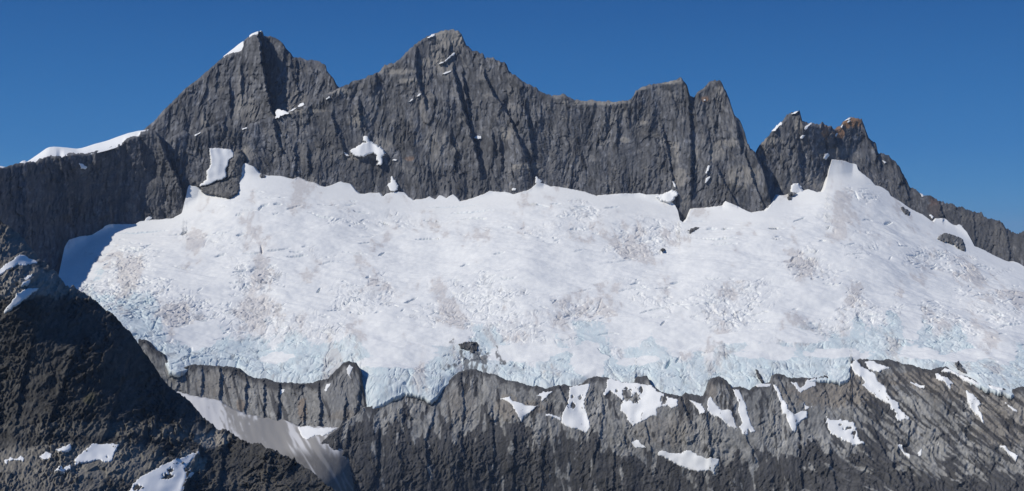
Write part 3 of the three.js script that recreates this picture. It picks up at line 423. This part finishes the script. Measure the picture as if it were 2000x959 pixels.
// ---------------------------------------------------------------- near spur at lower left
const KF = { ref: 1080, seed: 8, sc: .5, big: 12, rib: 2.6, med: 4.5, small: 2.6, ledge: 2, fine: 1.4, st: 1.5, sh: .38, streak: .05, lv: 13, crackDark: .35, flake: .4, base: [.046, .044, .040], pale: [.07, .067, .06], paleAmt: .5, spots: [[60, 555, 110, 34, .25, .23, .20, .8], [30, 490, 60, 50, .21, .195, .17, .65], [100, 905, 200, 40, .20, .185, .158, .75], [250, 905, 90, 44, .18, .168, .145, .65], [415, 858, 36, 18, .27, .245, .205, .95], [375, 905, 26, 24, .24, .218, .185, .85], [345, 850, 40, 12, .19, .175, .15, .65], [180, 575, 60, 12, .2, .185, .16, .6], [80, 960, 160, 40, .17, .158, .138, .65], [175, 780, 16, 14, .05, .046, .024, .7], [300, 690, 26, 10, .05, .046, .024, .5], [480, 945, 90, 26, .11, .10, .085, .45], [220, 838, 230, 14, .14, .13, .112, .5]] };
const stepsF = makeSteps([[14, 40, [[390, 880], [370, 930], [350, 1000]]], [8, 30, [[250, 700], [220, 800], [205, 850]]], [8, 30, [[150, 680], [110, 790], [90, 840]]], [7, 26, [[70, 640], [40, 760], [30, 830]]], [8, 26, [[320, 770], [300, 840]]], [8, 30, [[440, 850], [430, 930], [420, 1000]]], [7, 26, [[530, 890], [520, 960]]]]);
const relF = (px, py) => { const d = dF(px, py); return rockRelief(px, py, d, KF) + stepRelief(stepsF, px, py) * .4; };
const surfF = { base: dF, rel: relF, a: .7, b: .5 };
const atF = (px, py) => dF(px, py) - 0.7 * relF(px, py), liftF = (px, py) => .5 * relF(px, py);
sheet({ x0: -150, x1: 760, dx: 1.4, rows: 330, top: jag(line(crestF), 2.6, 7.5), bot: px => 1045, at: atF, lift: liftF, color: (px, py, d, c) => rockColor(px, py, d, KF, c), back: [[5, 3], [18, 14], [50, 60], [120, 170], [260, 400]], mat: rockMat,
  cuts: [['rock_spur', 'dark rounded rock spur sloping across the lower left corner', 760]] });

// valley floor far below
{
  const n = 60, S = 30000, pos = new Float32Array((n + 1) * (n + 1) * 3), col = new Float32Array((n + 1) * (n + 1) * 3), idx = [];
  for (let i = 0; i <= n; i++) for (let j = 0; j <= n; j++) { const o = (i * (n + 1) + j) * 3, x = (i / n - .5) * 2 * S, z = (j / n - .5) * 2 * S, k = 1 + .4 * noise(x / 1500, z / 1500); pos[o] = x; pos[o + 1] = -60 + 20 * noise(x / 2500, z / 2500); pos[o + 2] = z; col[o] = .075 * k; col[o + 1] = .085 * k; col[o + 2] = .06 * k; if (i < n && j < n) { const a = i * (n + 1) + j, b = a + n + 1; idx.push(a, a + 1, b, b, a + 1, b + 1); } }
  structure(addMesh('ground', pos, col, new Uint32Array(idx), rockMat), 'valley floor far below the glacier');
}

// ---------------------------------------------------------------- snow patches, snow caps and rock outcrops (things of their own)
function polyDist(poly, x, y) {                               // signed distance, positive inside
  let ins = false, best = 1e9;
  for (let i = 0, j = poly.length - 1; i < poly.length; j = i++) {
    const [xi, yi] = poly[i], [xj, yj] = poly[j];
    if ((yi > y) !== (yj > y) && x < (xj - xi) * (y - yi) / (yj - yi) + xi) ins = !ins;
    const dx = xj - xi, dy = yj - yi, t = clamp(((x - xi) * dx + (y - yi) * dy) / (dx * dx + dy * dy || 1), 0, 1), ex = x - xi - t * dx, ey = y - yi - t * dy, q = ex * ex + ey * ey; if (q < best) best = q;
  }
  return (ins ? 1 : -1) * Math.sqrt(best);
}
// a patch follows the large forms of the surface it lies on, stands proud of it and dives under it at its edge
function patch(name, poly, surf, { thick = 1.6, holes = [], ragged = 1, color, mat = snowMat, bulge = 0, sink = 5, rel = null, grow = 0, wedge = 0, blur = 3.2, pct = .93 }) {
  let x0 = 1e9, x1 = -1e9, y0 = 1e9, y1 = -1e9; for (const [x, y] of poly) { x0 = Math.min(x0, x); x1 = Math.max(x1, x); y0 = Math.min(y0, y); y1 = Math.max(y1, y); }
  const st = clamp(Math.sqrt((x1 - x0) * (y1 - y0)) / 45, .45, 1.2), M = 2.5; x0 -= M; y0 -= M; x1 += M; y1 += M;
  const nx = Math.ceil((x1 - x0) / st) + 1, ny = Math.ceil((y1 - y0) / st) + 1, sd = new Float32Array(nx * ny), vid = new Int32Array(nx * ny).fill(-1), P = [], C = [], idx = [], c = [0, 0, 0], o3 = [0, 0, 0];
  const small = Math.min(x1 - x0, y1 - y0) - 2 * M, rg = ragged * clamp(small / 14, .25, 1);
  for (let j = 0; j < ny; j++) for (let i = 0; i < nx; i++) {
    const x = x0 + i * st, y = y0 + j * st; let s = polyDist(poly, x, y) + grow + rg * (1.5 * noise(x / 6, y / 6) + .9 * noise(x / 2.3, y / 2.3));
    for (const h of holes) { const q = (Math.hypot((x - h[0]) / h[2], (y - h[1]) / h[3]) - 1) * Math.min(h[2], h[3]) + (1.6 + .25 * Math.min(h[2], h[3])) * (noise(x / 5, y / 5 + 7) + .5 * noise(x / 2, y / 2 + 3)); s = Math.min(s, q); }
    sd[j * nx + i] = s;
  }
  const ex = new Float32Array(nx * ny); for (let k = 0; k < nx * ny; k++) ex[k] = surf.rel(x0 + (k % nx) * st, y0 + (k / nx | 0) * st);
  let bl = ex;
  if (!rel) {                                                  // snow fills the hollows: smooth the ground, then lay it just proud of most of it
    const R = Math.max(1, Math.round(blur / st));
    for (let pass = 0; pass < 4; pass++) { const h = pass & 1, n = new Float32Array(nx * ny); for (let j = 0; j < ny; j++) for (let i = 0; i < nx; i++) { let t = 0, w = 0; for (let q = -R; q <= R; q++) { const a = h ? i : i + q, b = h ? j + q : j; if (a < 0 || b < 0 || a >= nx || b >= ny) continue; t += bl[b * nx + a]; w++; } n[j * nx + i] = t / w; } bl = n; }
    const df = []; for (let k = 0; k < nx * ny; k++) if (sd[k] > 1) df.push(ex[k] - bl[k]); df.sort((a, b) => a - b);
    const C = df.length ? df[Math.floor(df.length * pct)] : 0; for (let k = 0; k < nx * ny; k++) bl[k] += Math.max(0, C);
  }
  const vert = k => {
    if (vid[k] >= 0) return vid[k];
    const i = k % nx, j = k / nx | 0, x = x0 + i * st, y = y0 + j * st, s = sd[k], base = surf.base(x, y); let r;
    if (s > 0) { r = bl[k] + thick * (.4 + .6 * sstep(0, 3, s)) + bulge * Math.sqrt(Math.min(s, 14)) + Math.min(wedge * (y - y0), 12); if (rel) r += rel(x, y, base) * sstep(0, 2, s); else if (s < 1.5) r = Math.max(r, ex[k] + .3); }
    else r = ex[k] - sink * clamp(-s, .4, 1.5);
    pt(x, y, base - surf.a * r, o3, 0); o3[1] += surf.b * r; P.push(...o3); color(x, y, base, c); C.push(...c);
    return vid[k] = P.length / 3 - 1;
  };
  for (let j = 0; j < ny - 1; j++) for (let i = 0; i < nx - 1; i++) {
    const a = j * nx + i, b = a + 1, e = a + nx, f = e + 1;
    if (Math.max(sd[a], sd[b], sd[e], sd[f]) <= 0) continue;
    idx.push(vert(a), vert(e), vert(b), vert(b), vert(e), vert(f));
  }
  if (!idx.length) return null;
  return addMesh(name, new Float32Array(P), new Float32Array(C), new Uint32Array(idx), mat);
}
const snowTint = (x, y, d, c) => { const k = 1 - .05 * Math.max(0, fbm(x / 14, y / 14, 2)) - .02 * noise(x / 1.7, y / 1.7); c[0] = .84 * k; c[1] = .842 * k; c[2] = .825 * k; };
const G1 = 'snow patches on the high rock walls', G2 = 'snow patches on the slabs below the glacier', G3 = 'snow patches on the near dark spur';
function snow(surface, label, poly, opt = {}) {
  const face = (base, at) => ({ base, rel: (x, y) => base(x, y) - at(x, y), a: 1, b: 0 });
  const [surf, group] = { B: [face(dB, atB), G1], A: [face(dA, atA), G1], D: [face(dD, atD), G1], E: [surfE, G2], E1: [face(dE1, atE1), G2], F: [surfF, G3], S: [face(dS, dSn), G2] }[surface];
  const m = patch('snow_patch', poly, surf, { color: snowTint, wedge: { B: .35, A: .35, D: .3 }[surface] || 0, thick: { B: 1.4, D: 1.4, A: 1.4 }[surface] || .5, sink: { B: 4, D: 4, A: 4 }[surface] || 2, blur: surface === 'F' ? 4.5 : 3.2, pct: surface === 'F' ? .88 : .93, ...opt });
  if (m) m.userData = { label, category: 'snow patch', group };
}
// on the high walls
snow('B', 'tall white snow ramp on the left wall above the curved rock island', [[408, 289], [422, 289], [452, 292], [457, 300], [456, 308], [447, 312], [446, 322], [442, 330], [442, 345], [434, 351], [422, 354], [409, 361], [391, 364], [390, 362], [404, 350], [403, 337], [412, 322], [411, 305]], { thick: 2 });
snow('B', 'small shaded snow sliver under the crest of the left dark ridge', [[155, 319], [162, 321], [170, 327], [168, 330], [158, 329]]);
snow('B', 'little snow cone at the foot of the left ridge touching the glacier', [[281, 432], [289, 422], [298, 424], [296, 428], [284, 434]]);
snow('B', 'white snow wedge in the notch at the base of the pyramid peak', [[536.5, 219], [542, 214], [548, 214], [561, 219], [566, 221], [556, 224], [548, 226], [545, 231], [538, 231], [540, 225]], { thick: 2.4 });
snow('B', 'thin snow sliver just right of the notch wedge on the diagonal ridge', [[563, 219], [574, 212], [579, 211], [570, 217]]);
snow('B', 'small snow blob on the diagonal ridge crest right of the notch', [[582, 208], [586, 202], [592, 201], [595, 204], [589, 208]], { thick: 1.8 });
snow('B', 'tiny snow fleck near the top of the diagonal ridge below the gap', [[636, 193], [643, 188], [645, 190], [638, 195]]);
snow('B', 'tiny snow fleck at the left foot of the pyramid peak beside the black corner', [[472, 252], [482, 248], [483, 250], [474, 254]]);
snow('B', 'thin snow fleck at the foot of the pyramid left slope', [[379, 264], [391, 258], [392, 260], [381, 266]]);
snow('B', 'large branching snow patch in the middle of the headwall left of the main summit', [[684, 294], [691.5, 290], [699, 286], [705, 281], [710, 279], [718, 278], [710, 275], [710, 265], [716, 266], [726, 277], [747, 290], [753, 300], [747, 306], [747, 315], [747, 320], [743, 324], [736, 322], [739, 317], [736, 312], [735, 304], [729, 299], [718, 302], [710, 306], [697, 306], [689, 302]], { thick: 2.4 });
snow('B', 'small snow flake just left of the large branching patch', [[671, 296], [676, 299], [682, 304], [677, 305], [673, 302]]);
snow('B', 'small snow spot right of the large branching patch', [[766, 313], [770, 310], [776, 312], [772, 314.5]]);
snow('B', 'snow cone above the glacier edge below the large branching patch', [[757, 362], [763, 355], [763, 346], [766, 345], [774, 356], [778, 363], [776, 371], [770, 374], [763, 374]], { thick: 1.8 });
snow('B', 'small isolated snow spot in mid face right of the main summit gully', [[926, 269], [932, 265], [939, 266], [940, 270], [933, 272]]);
snow('B', 'slanting snow streak just below the main summit', [[856, 126], [869.5, 118], [875, 112], [886, 103], [889, 103], [886, 108], [880, 111], [873, 118], [864, 124]], { thick: 1.6 });
snow('B', 'lower thin snow streak on the ledge beneath the main summit', [[863, 145], [872, 140], [881, 138], [880, 141], [868, 145]], { thick: 2.2 });
snow('B', 'snow strip on the skyline at the left shoulder of the main summit', [[835, 74], [843, 68], [851, 65], [849, 70], [842, 73]], { thick: 1.8 });
snow('B', 'small upper snow fleck on the slanting ledge left of the main face', [[812, 190], [819, 183], [823, 183], [819, 188]]);
snow('B', 'small lower snow fleck on the slanting ledge left of the main face', [[798, 199], [805, 193], [807, 194], [801, 199]]);
snow('B', 'small snow block at the wall foot left of the tall glacier cone', [[1000, 370], [1002, 367], [1008, 368], [1007, 371.5], [1001, 372.5]]);
snow('B', 'pointed snow spike on top of the tall glacier cone', [[1046, 345], [1048, 345], [1058, 354], [1055, 359], [1046, 358]], { thick: 1.8 });
snow('B', 'thin snow tongue at the foot of the headwall right end', [[1313, 352], [1319, 359], [1320, 366], [1316, 365]]);
snow('B', 'rounded snow lobe overhanging the rock rib at the headwall right end', [[1278, 384], [1300, 377], [1312, 371], [1322, 374], [1325, 380], [1318, 386], [1320, 389], [1308, 396], [1290, 392]], { thick: 8 });
snow('B', 'upper of two slanting snow strips on the pointed tower', [[1383, 322], [1387, 324], [1384, 332], [1380, 339], [1378, 338], [1381, 329]]);
snow('B', 'lower of two slanting snow strips on the pointed tower', [[1378, 349], [1388, 343], [1386, 349], [1381, 355], [1377, 357]]);
snow('B', 'tiny snow fleck near the rusty top of the pointed tower', [[1373, 196], [1378, 193], [1378, 197]]);
snow('D', 'snow strip along the left ridge of the twin peaks', [[1508, 256], [1518, 244], [1525, 238], [1529, 240], [1520, 249], [1511, 257]], { thick: 1.8 });
snow('D', 'thin snow edging on the summit of the left twin peak', [[1543, 224], [1552, 219], [1559, 217.5], [1553, 222]], { thick: 1.6 });
snow('D', 'curved snow strip just right of the left twin summit', [[1570, 258], [1572, 249], [1579, 242], [1585, 239], [1586, 242], [1577, 248], [1573.5, 255]], { thick: 1.6 });
snow('D', 'small snow blob below the curved strip on the left twin peak', [[1562, 269], [1567, 264], [1573, 264], [1568, 270], [1564, 272]], { thick: 1.6 });
snow('D', 'white snow dome against the foot of the twin peaks', [[1544, 378], [1545, 364], [1550, 358], [1559, 358], [1565, 365], [1569, 372], [1565, 379]], { thick: 9 });
snow('D', 'snow strip on the very top of the rusty right twin peak', [[1650, 236], [1657, 231], [1664, 229], [1658, 234]], { thick: 1.6 });
snow('D', 'small snow spot just under the top of the rusty peak', [[1653, 239], [1658, 235], [1661, 236], [1656, 240]], { thick: 2 });
snow('D', 'small snow spot at the lower left end of the rusty slope', [[1630, 265], [1634, 259], [1636, 261], [1633, 267]], { thick: 2 });
snow('D', 'tiny snow spot in the middle of the rusty slope', [[1642, 248], [1645, 243], [1647, 244], [1644, 250]], { thick: 2 });
snow('D', 'snow nub at the top left corner of the upper right snowfield', [[1609, 309], [1611, 301], [1617, 299], [1620, 303], [1613, 312]], { thick: 1.8 });
snow('D', 'small snow spot high on the descending right ridge', [[1722, 313], [1726, 313.5], [1731, 317], [1728, 319.5]], { thick: 2 });
snow('D', 'small snow fleck near the crest of the right ridge beside reddish rock', [[1796, 377], [1800, 378], [1805, 383], [1801, 385]], { thick: 2 });
snow('D', 'small snow fleck at the foot of the reddish rock on the right ridge', [[1815, 420], [1819, 418.5], [1824, 424], [1820, 427]], { thick: 2 });
snow('D', 'little snow ledge at the foot of the right ridge above the large outcrop', [[1866, 442], [1873, 438], [1880, 441], [1878, 446], [1870, 446]], { thick: 1.8 });
// below the glacier
snow('E', 'forked white snow patch with a brown margin, leftmost on the streaked slabs', [[977, 780], [996, 778], [1002, 787], [1020, 789.5], [1027, 793], [1044, 794], [1050, 793], [1036, 806], [1023, 815], [1019, 824.6], [1009, 813], [1005, 802], [996, 791], [985, 783]]);
snow('E', 'small snow wedge under the ice edge right of the forked patch', [[1047, 774], [1061, 766], [1078, 766], [1068, 776], [1058, 785], [1057, 775]]);
snow('E', 'tall snow strip between two rock knobs, spotted with stones', [[1113, 757], [1120, 753], [1153, 750], [1146, 771], [1141, 782], [1142, 796.5], [1148, 810.6], [1153, 833], [1145, 844], [1128, 838.6], [1117, 837], [1103, 830], [1096, 824.6], [1097, 813], [1108.6, 791], [1111, 774]], { holes: [[1119, 792, 4, 6], [1134, 776, 4, 3], [1118, 776, 2.5, 2]] });
snow('E', 'thin snow band running left from the tall spotted strip', [[1066, 808], [1080.5, 810.5], [1096, 815], [1095, 820], [1082, 815], [1066.5, 812]]);
snow('E', 'largest snow patch on the slabs, with rock islands, touching the ice front', [[1185, 741], [1196, 740], [1216, 746], [1241, 748], [1271, 752], [1283, 764], [1297, 768.5], [1300, 774], [1313, 777], [1324, 780], [1323, 792], [1311, 798], [1304, 791], [1292, 794], [1283, 797], [1283, 811], [1272, 813], [1258, 820], [1236, 830], [1227, 822], [1223, 810.5], [1212, 802], [1213, 788], [1206, 774], [1191, 763], [1181, 774], [1178, 771], [1185, 757]], { holes: [[1225, 771, 9, 12], [1241, 778, 8, 9], [1205, 764, 3, 3], [1297, 781, 6, 8], [1252, 761, 3.5, 5], [1210, 785, 5, 7]] });
snow('E', 'short slanting snow strip right of the largest slab patch', [[1346, 780], [1356, 784], [1370, 789.5], [1377, 802], [1377, 809], [1367.5, 809], [1362, 798], [1353.5, 787]]);
snow('E', 'slanting snow tongue on the left of the dark leaning slab', [[1382, 782.5], [1388, 773], [1395, 787], [1409, 802], [1427, 801], [1433, 816], [1440, 836], [1433, 838.6], [1413, 824.6], [1406, 817.6], [1391, 810.6], [1382, 802]], { color: (x, y, d, c) => { snowTint(x, y, d, c); const k = sstep(1412, 1430, x + 5 * noise(x / 4, y / 7)) * (.3 + .2 * noise(x / 2, y / 9)); c[0] = lerp(c[0], .5, k); c[1] = lerp(c[1], .46, k); c[2] = lerp(c[2], .42, k); } });
snow('E', 'long steep snow tongue on the right of the dark leaning slab', [[1431.5, 761.5], [1444, 761.5], [1450, 777], [1457, 791], [1461, 810.6], [1468, 830], [1476, 844], [1466.5, 845.6], [1461, 838], [1459.5, 851], [1451, 850], [1444, 833], [1450, 827], [1441, 802], [1443, 788], [1436, 774]]);
snow('E', 'narrow snow ledge right under the ice above the smooth slab', [[1476, 752], [1489, 750], [1506, 751], [1504, 756], [1480.5, 757]]);
snow('E', 'thin Y shaped snow runnel with a pointed lower end', [[1510, 751.7], [1514, 753], [1522.6, 766], [1528, 781], [1535, 789.5], [1538, 802], [1550.6, 813], [1567.5, 803.5], [1576, 805], [1576, 816], [1562, 823], [1556, 833], [1553.5, 845.6], [1548, 845.6], [1541, 830], [1534, 810.6], [1528, 810.6], [1527, 794], [1520, 774]], { grow: .6 });
snow('E', 'tiny hooked snow fleck above the right arm of the Y shaped runnel', [[1569, 788], [1576, 795], [1585.7, 796], [1573, 801.6]]);
snow('E', 'V shaped snow patch under the ice right of the Y shaped runnel', [[1545, 747.5], [1555, 747.5], [1563, 758.7], [1570, 754.5], [1576, 743], [1594, 737.7], [1593, 754.5], [1581.5, 758.7], [1563, 769], [1553.5, 757]]);
snow('E', 'ragged tilted snow patch standing alone in the middle of the right slabs', [[1614.7, 814.8], [1621.7, 820], [1647, 822], [1669, 829], [1671, 838.6], [1675, 847], [1679, 862], [1687.6, 865], [1687.6, 871], [1666.5, 871.7], [1647, 861], [1633, 852.6], [1620, 843], [1614.7, 830]], { ragged: 1.8, holes: [[1655, 838, 6, 2], [1640, 832, 3, 2], [1668, 848, 3, 6]] });
snow('E', 'longest diagonal snow gully running from the ice down the right slabs', [[1662, 712], [1672, 704], [1683, 716.6], [1708.6, 732], [1715.6, 747.5], [1728, 754.5], [1732, 771], [1742, 782.5], [1755, 787], [1756, 796.5], [1767.5, 809], [1777, 815], [1776, 818], [1753.5, 822], [1748, 813], [1750.6, 808], [1739.4, 799], [1739.4, 791], [1711.4, 777], [1683, 754], [1692, 747.5], [1680.5, 739], [1668, 729]]);
snow('E', 'flat snow patch under the ice beside the top of the longest gully', [[1689, 708], [1703, 706], [1720, 714], [1739.4, 720], [1722.6, 725], [1717, 730], [1697, 722]]);
snow('E', 'thin horizontal snow line on the brown slab right of the longest gully', [[1777, 746], [1790, 749], [1806.7, 755], [1804, 759], [1784, 752.5]]);
snow('E', 'ragged forked snow patch below the ice on the brown right slabs', [[1827, 732], [1832.6, 731], [1839.6, 740], [1852, 742], [1862, 750], [1855, 753], [1856.4, 763], [1849.4, 756], [1844, 749], [1835, 747.5], [1830, 742]], { grow: .4 });
snow('E', 'long snow band following the ice front at the right', [[1839.6, 727.5], [1845, 720], [1860.6, 726], [1874.6, 733], [1897, 744], [1922, 752], [1959, 760], [1960, 765], [1953, 770], [1933.5, 762.5], [1911, 756.5], [1891.5, 748.5], [1872, 737], [1858, 730]]);
snow('E', 'tapering snow streak pointing downhill on the far right slabs', [[1886, 760], [1894, 768.5], [1902.7, 774], [1918, 789.6], [1909.7, 794], [1916.7, 808], [1923.7, 829], [1918, 824.6], [1911, 812], [1895.7, 799], [1888.7, 785]]);
snow('E', 'small slanting snow strip near the right edge under the ice', [[1963, 787], [1973, 793], [1990, 805.6], [1979, 803]]);
snow('E', 'lowest snow streak at the right edge of the slabs', [[1952, 869.5], [1961.6, 871], [1975.6, 883.5], [1988, 892], [1984, 902], [1973, 890.6]]);
snow('E', 'small stepped snow fleck low on the striped slabs', [[1752.6, 870], [1762, 868], [1765, 880.7], [1778, 886], [1776.5, 892.5], [1766.6, 886]]);
snow('E', 'tiny snow fleck right of the stepped fleck on the striped slabs', [[1792, 884], [1800, 877], [1800, 888], [1795, 890]]);
snow('E', 'small snow wedge at the left end below the largest slab patch', [[1233, 864], [1244, 858], [1251, 865], [1261.5, 873.6], [1241, 873]]);
snow('E', 'broad low snow ledge under the streaked dome of the middle slabs', [[1283, 886], [1290, 878], [1311, 882], [1331, 883], [1336.6, 878], [1350.6, 880.6], [1364.6, 890], [1381.5, 896], [1405, 896], [1404, 904.5], [1397, 914], [1395.5, 925], [1384, 918.5], [1362, 920.4], [1342, 913], [1325, 906], [1308.6, 896], [1294.6, 889]]);
snow('E1', 'small snow pocket under the ice in the middle of the rock pillars', [[547, 761], [556.5, 760], [555, 766], [547, 771]]);
snow('E1', 'snow strip on the left shoulder of the biggest rock pillar', [[632, 763], [638.7, 750], [645.5, 749], [642, 757], [637.5, 765]]);
snow('E1', 'narrow snow slot in the top of the biggest rock pillar', [[677, 720], [683, 712], [689, 718], [683, 732], [686, 741], [679, 730]]);
snow('S', 'clean white snow apron at the foot of the biggest rock pillar', [[581.6, 834.8], [600, 832.5], [620, 836], [659, 835.5], [650, 842], [632, 852], [620, 849], [597.6, 859], [588, 851]], { thick: 1.8 });
// on the near spur
snow('F', 'upper snow patch on the brown shoulder of the near spur', [[-20, 536], [0, 527], [7.5, 521], [22.5, 512.5], [37.5, 500.5], [45, 500.5], [57.5, 506], [75, 514], [72.5, 517.5], [54, 519], [47.5, 524], [35, 520], [25, 527.5], [12.5, 531], [2.5, 537.5], [-20, 546]]);
snow('F', 'small snow fleck below the upper patch on the brown shoulder', [[47.5, 549], [54, 542.5], [64, 542], [60, 547.5], [51, 552.5]]);
snow('F', 'second small snow fleck just above the long slanting shoulder patch', [[41, 566], [45, 559], [60, 554], [54, 561]]);
snow('F', 'long slanting snow patch along the rim of the dark dome', [[7.5, 610], [17.5, 600], [32.5, 579], [50, 569], [77.5, 567.5], [62.5, 577.5], [45, 590], [30, 602.5], [10, 615]]);
snow('F', 'large snow patch on the bench below the dark dome', [[146, 909], [146, 897.5], [155, 886], [173.5, 872.4], [182.6, 864.4], [196, 866.7], [210, 864.4], [232, 869], [224, 884], [218, 900], [205.5, 903], [192, 896.4], [171, 901], [157.5, 902]], { holes: [[210, 892, 2, 1.5]] });
snow('F', 'small snow patch directly left of the large bench patch', [[109.6, 880.4], [123, 876], [137, 869.7], [140, 879], [130, 886], [121, 888]]);
snow('F', 'rounded snow spot second from the left on the bench', [[76.5, 893], [91, 884], [100.5, 888], [99, 899], [82, 897.5]]);
snow('F', 'curved snow remnant at the far left of the bench', [[9, 904], [10, 897.5], [20.5, 893.4], [32, 896.4], [41, 891], [47, 896.4], [44.5, 901], [27, 898.5], [16, 900], [12.5, 906.7]]);
snow('F', 'broken snow scraps below the small bench patch', [[107, 925], [114, 916], [122, 914.7], [122, 920], [137, 911], [138, 919], [123, 925]], { ragged: 1.6 });
snow('F', 'big snow slope with a rock island between the two dark humps', [[250, 960], [261, 943], [275, 930.6], [295, 922.6], [316, 911], [341, 901], [357, 897.5], [375, 889.5], [389, 887], [380, 897.5], [368, 909], [359, 920], [362, 926], [380, 922.6], [368, 937.5], [364, 948], [359, 962.6], [352, 985], [240, 985]], { holes: [[327, 934, 10, 5], [333, 923, 5, 4], [268, 952, 7, 6]] });

// snow caps seen over the crests
function cap(label, upper, lower, atLow, depth, dx) {
  const fu = line(upper), fl = line(lower), x0 = Math.max(upper[0][0], lower[0][0]), x1 = Math.min(upper[upper.length - 1][0], lower[lower.length - 1][0]), nc = Math.ceil((x1 - x0) / dx) + 1, nr = 16, P = [], C = [], idx = [], c = [0, 0, 0], o = [0, 0, 0];
  for (let i = 0; i < nc; i++) {
    const px = x0 + (x1 - x0) * i / (nc - 1), t = fu(px), b = fl(px) + 4, dl = atLow(px, fl(px) + 4) + 4;
    for (let j = 0; j < nr + 3; j++) {
      const s = Math.min(1, j / (nr - 1)), py = lerp(b, Math.min(t, b - .2), s), d = dl + depth * s * s * .6 + depth * s * .4;
      pt(px, py, d, o, 0); if (j >= nr) { const k = j - nr + 1; o[2] -= 14 * k * k; o[1] -= 4 * k * k; }
      P.push(...o); snowTint(px, py, d, c); C.push(...c);
      if (i < nc - 1 && j < nr + 2) { const a = i * (nr + 3) + j, e = a + nr + 3; idx.push(a, e, a + 1, a + 1, e, e + 1); }
    }
  }
  const m = addMesh('snowdrift', new Float32Array(P), new Float32Array(C), new Uint32Array(idx), snowMat);
  m.userData = { label, category: 'snow' };
}
cap('long smooth snow cornice on the skyline of the left dark ridge', [[50, 317], [57, 313], [76, 300], [90, 290], [96, 287.5], [105, 286.5], [115, 287], [132, 288.5], [150, 290.5], [160, 289], [170, 286], [185, 281], [201, 277], [214, 273], [227, 268], [250, 260], [270, 255.5], [290, 253], [296, 253]], crestB, dB, 110, 1.5);
cap('white snow edge below the tip of the pyramid peak', [[436, 110], [444, 104], [450, 99], [458, 93], [465, 87], [472, 82], [475.5, 80]], crestA, roughA, 26, .8);
cap('thin snow cap on the very top of the pyramid peak', [[487, 69], [492, 65.5], [498, 63], [504, 61], [510, 60]], crestA, roughA, 10, .6);
cap('small snow hump on the skyline left of the long cornice', [[38, 318], [44, 314], [49, 313.5], [54, 316]], crestB, dB, 30, .8);
cap('short snow rim on the skyline at the far left edge', [[-40, 330], [-10, 324], [4, 324.5], [10, 326]], crestB, dB, 40, 1);

// rock standing out of the ice
const gAt = (px, py) => glacierD(px, py) - 2;
function outcrop(label, poly, { tint = [.14, .138, .135], bulge = 3.2, at = gAt, rust = 0, seed = 20 } = {}) {
  const K = { ...KB, seed, big: 0, rib: 2, med: 4, small: 2.6, ledge: 1, fine: 1.2, st: 1.8, base: tint, spots: rust ? [[poly[0][0] + 6, poly[0][1] + 8, 14, 14, ...RUST, rust]] : [] };
  const m = patch('rock_outcrop', poly, { base: at, rel: () => 0, a: 1, b: 0 }, { color: (x, y, d, c) => rockColor(x, y, d, K, c), mat: rockMat, bulge, thick: 3, sink: 8, ragged: 1.1, rel: (x, y, d) => rockRelief(x, y, d, K) });
  if (m) m.userData = { label, category: 'rock outcrop', group: 'rock outcrops standing out of the glacier' };
}
outcrop('large curved rock island in the snow at the foot of the left wall', [[392, 366], [407, 363], [422, 354], [442, 349], [443, 329], [448.5, 312], [456, 306], [458, 296], [470, 292], [478, 305], [473, 326], [471, 347], [469, 360], [464, 377], [448.5, 387], [428, 383.5], [407, 379], [396, 374]], { at: (x, y) => lerp(dB(x, y), glacierD(x, y), sstep(345, 375, y)) - 8, bulge: 3, tint: [.105, .103, .10], seed: 21 });
outcrop('grey flat-topped rock outcrop in the ice near the right ridge', [[1829, 467], [1837.5, 458], [1848.5, 455], [1859, 458], [1872.6, 463], [1882, 469], [1887, 491], [1881, 490], [1872, 484], [1864, 478.5], [1848.5, 473]], { seed: 22, tint: [.17, .165, .155] });
outcrop('small dark rock knob in the ice beside the descending right ridge', [[1760, 405], [1764, 404], [1777, 413.5], [1777, 422], [1765, 419]], { seed: 23 });
outcrop('rust topped rock pillar at the lower right foot of the pointed tower', [[1496, 412], [1501, 402], [1507, 404], [1512, 418], [1510, 424], [1514, 434], [1509, 437], [1501, 433], [1496, 428], [1497, 422], [1494, 424]], { seed: 24, rust: .9, at: (x, y) => dB(x, y) - 12 });
outcrop('small rock stub below the white snow dome', [[1537, 385], [1541, 382], [1548, 386], [1546, 391], [1539, 390]], { seed: 25 });
outcrop('thin dark rock ledge directly under the white snow dome', [[1538, 377], [1546, 375], [1556, 377], [1550, 381], [1540, 382]], { seed: 26, bulge: 2, at: (x, y) => glacierD(x, y) - 12 });
outcrop('low wedge of rock in the ice below the pointed tower', [[1343, 450], [1350, 446], [1359, 443], [1368, 444], [1358, 450], [1348, 457]], { seed: 27, bulge: 2 });
outcrop('lone black boulder on the broken ice below the headwall right end', [[1290, 488], [1294, 485], [1299, 486], [1299, 490], [1292, 491]], { seed: 28, tint: [.05, .05, .052], bulge: 2 });
outcrop('dark rubble mound in the ice above the middle rock step', [[893, 672], [903, 668], [915, 665], [930, 668], [935, 676], [932, 684], [922, 690], [910, 684], [900, 680]], { seed: 29, tint: [.10, .098, .095], bulge: 2 });
outcrop('small dark rock at the upper ice edge right of the curved island', [[507, 341], [511, 338], [518, 343], [517, 347], [509, 346]], { seed: 30, bulge: 2 });
outcrop('dark leaning rock rib breaking through the ice front near the slab centre', [[1476, 722], [1481, 724], [1488, 738], [1492, 748], [1484, 745], [1479, 734]], { seed: 31, tint: [.09, .09, .09], bulge: 1.5 });
outcrop('dark rock rib poking through the ice front near the right edge', [[1865, 708], [1872, 706], [1880, 716], [1890, 730], [1882, 728], [1870, 720]], { seed: 32, tint: [.09, .09, .09], bulge: 1.5 });

renderer.render(scene, camera);
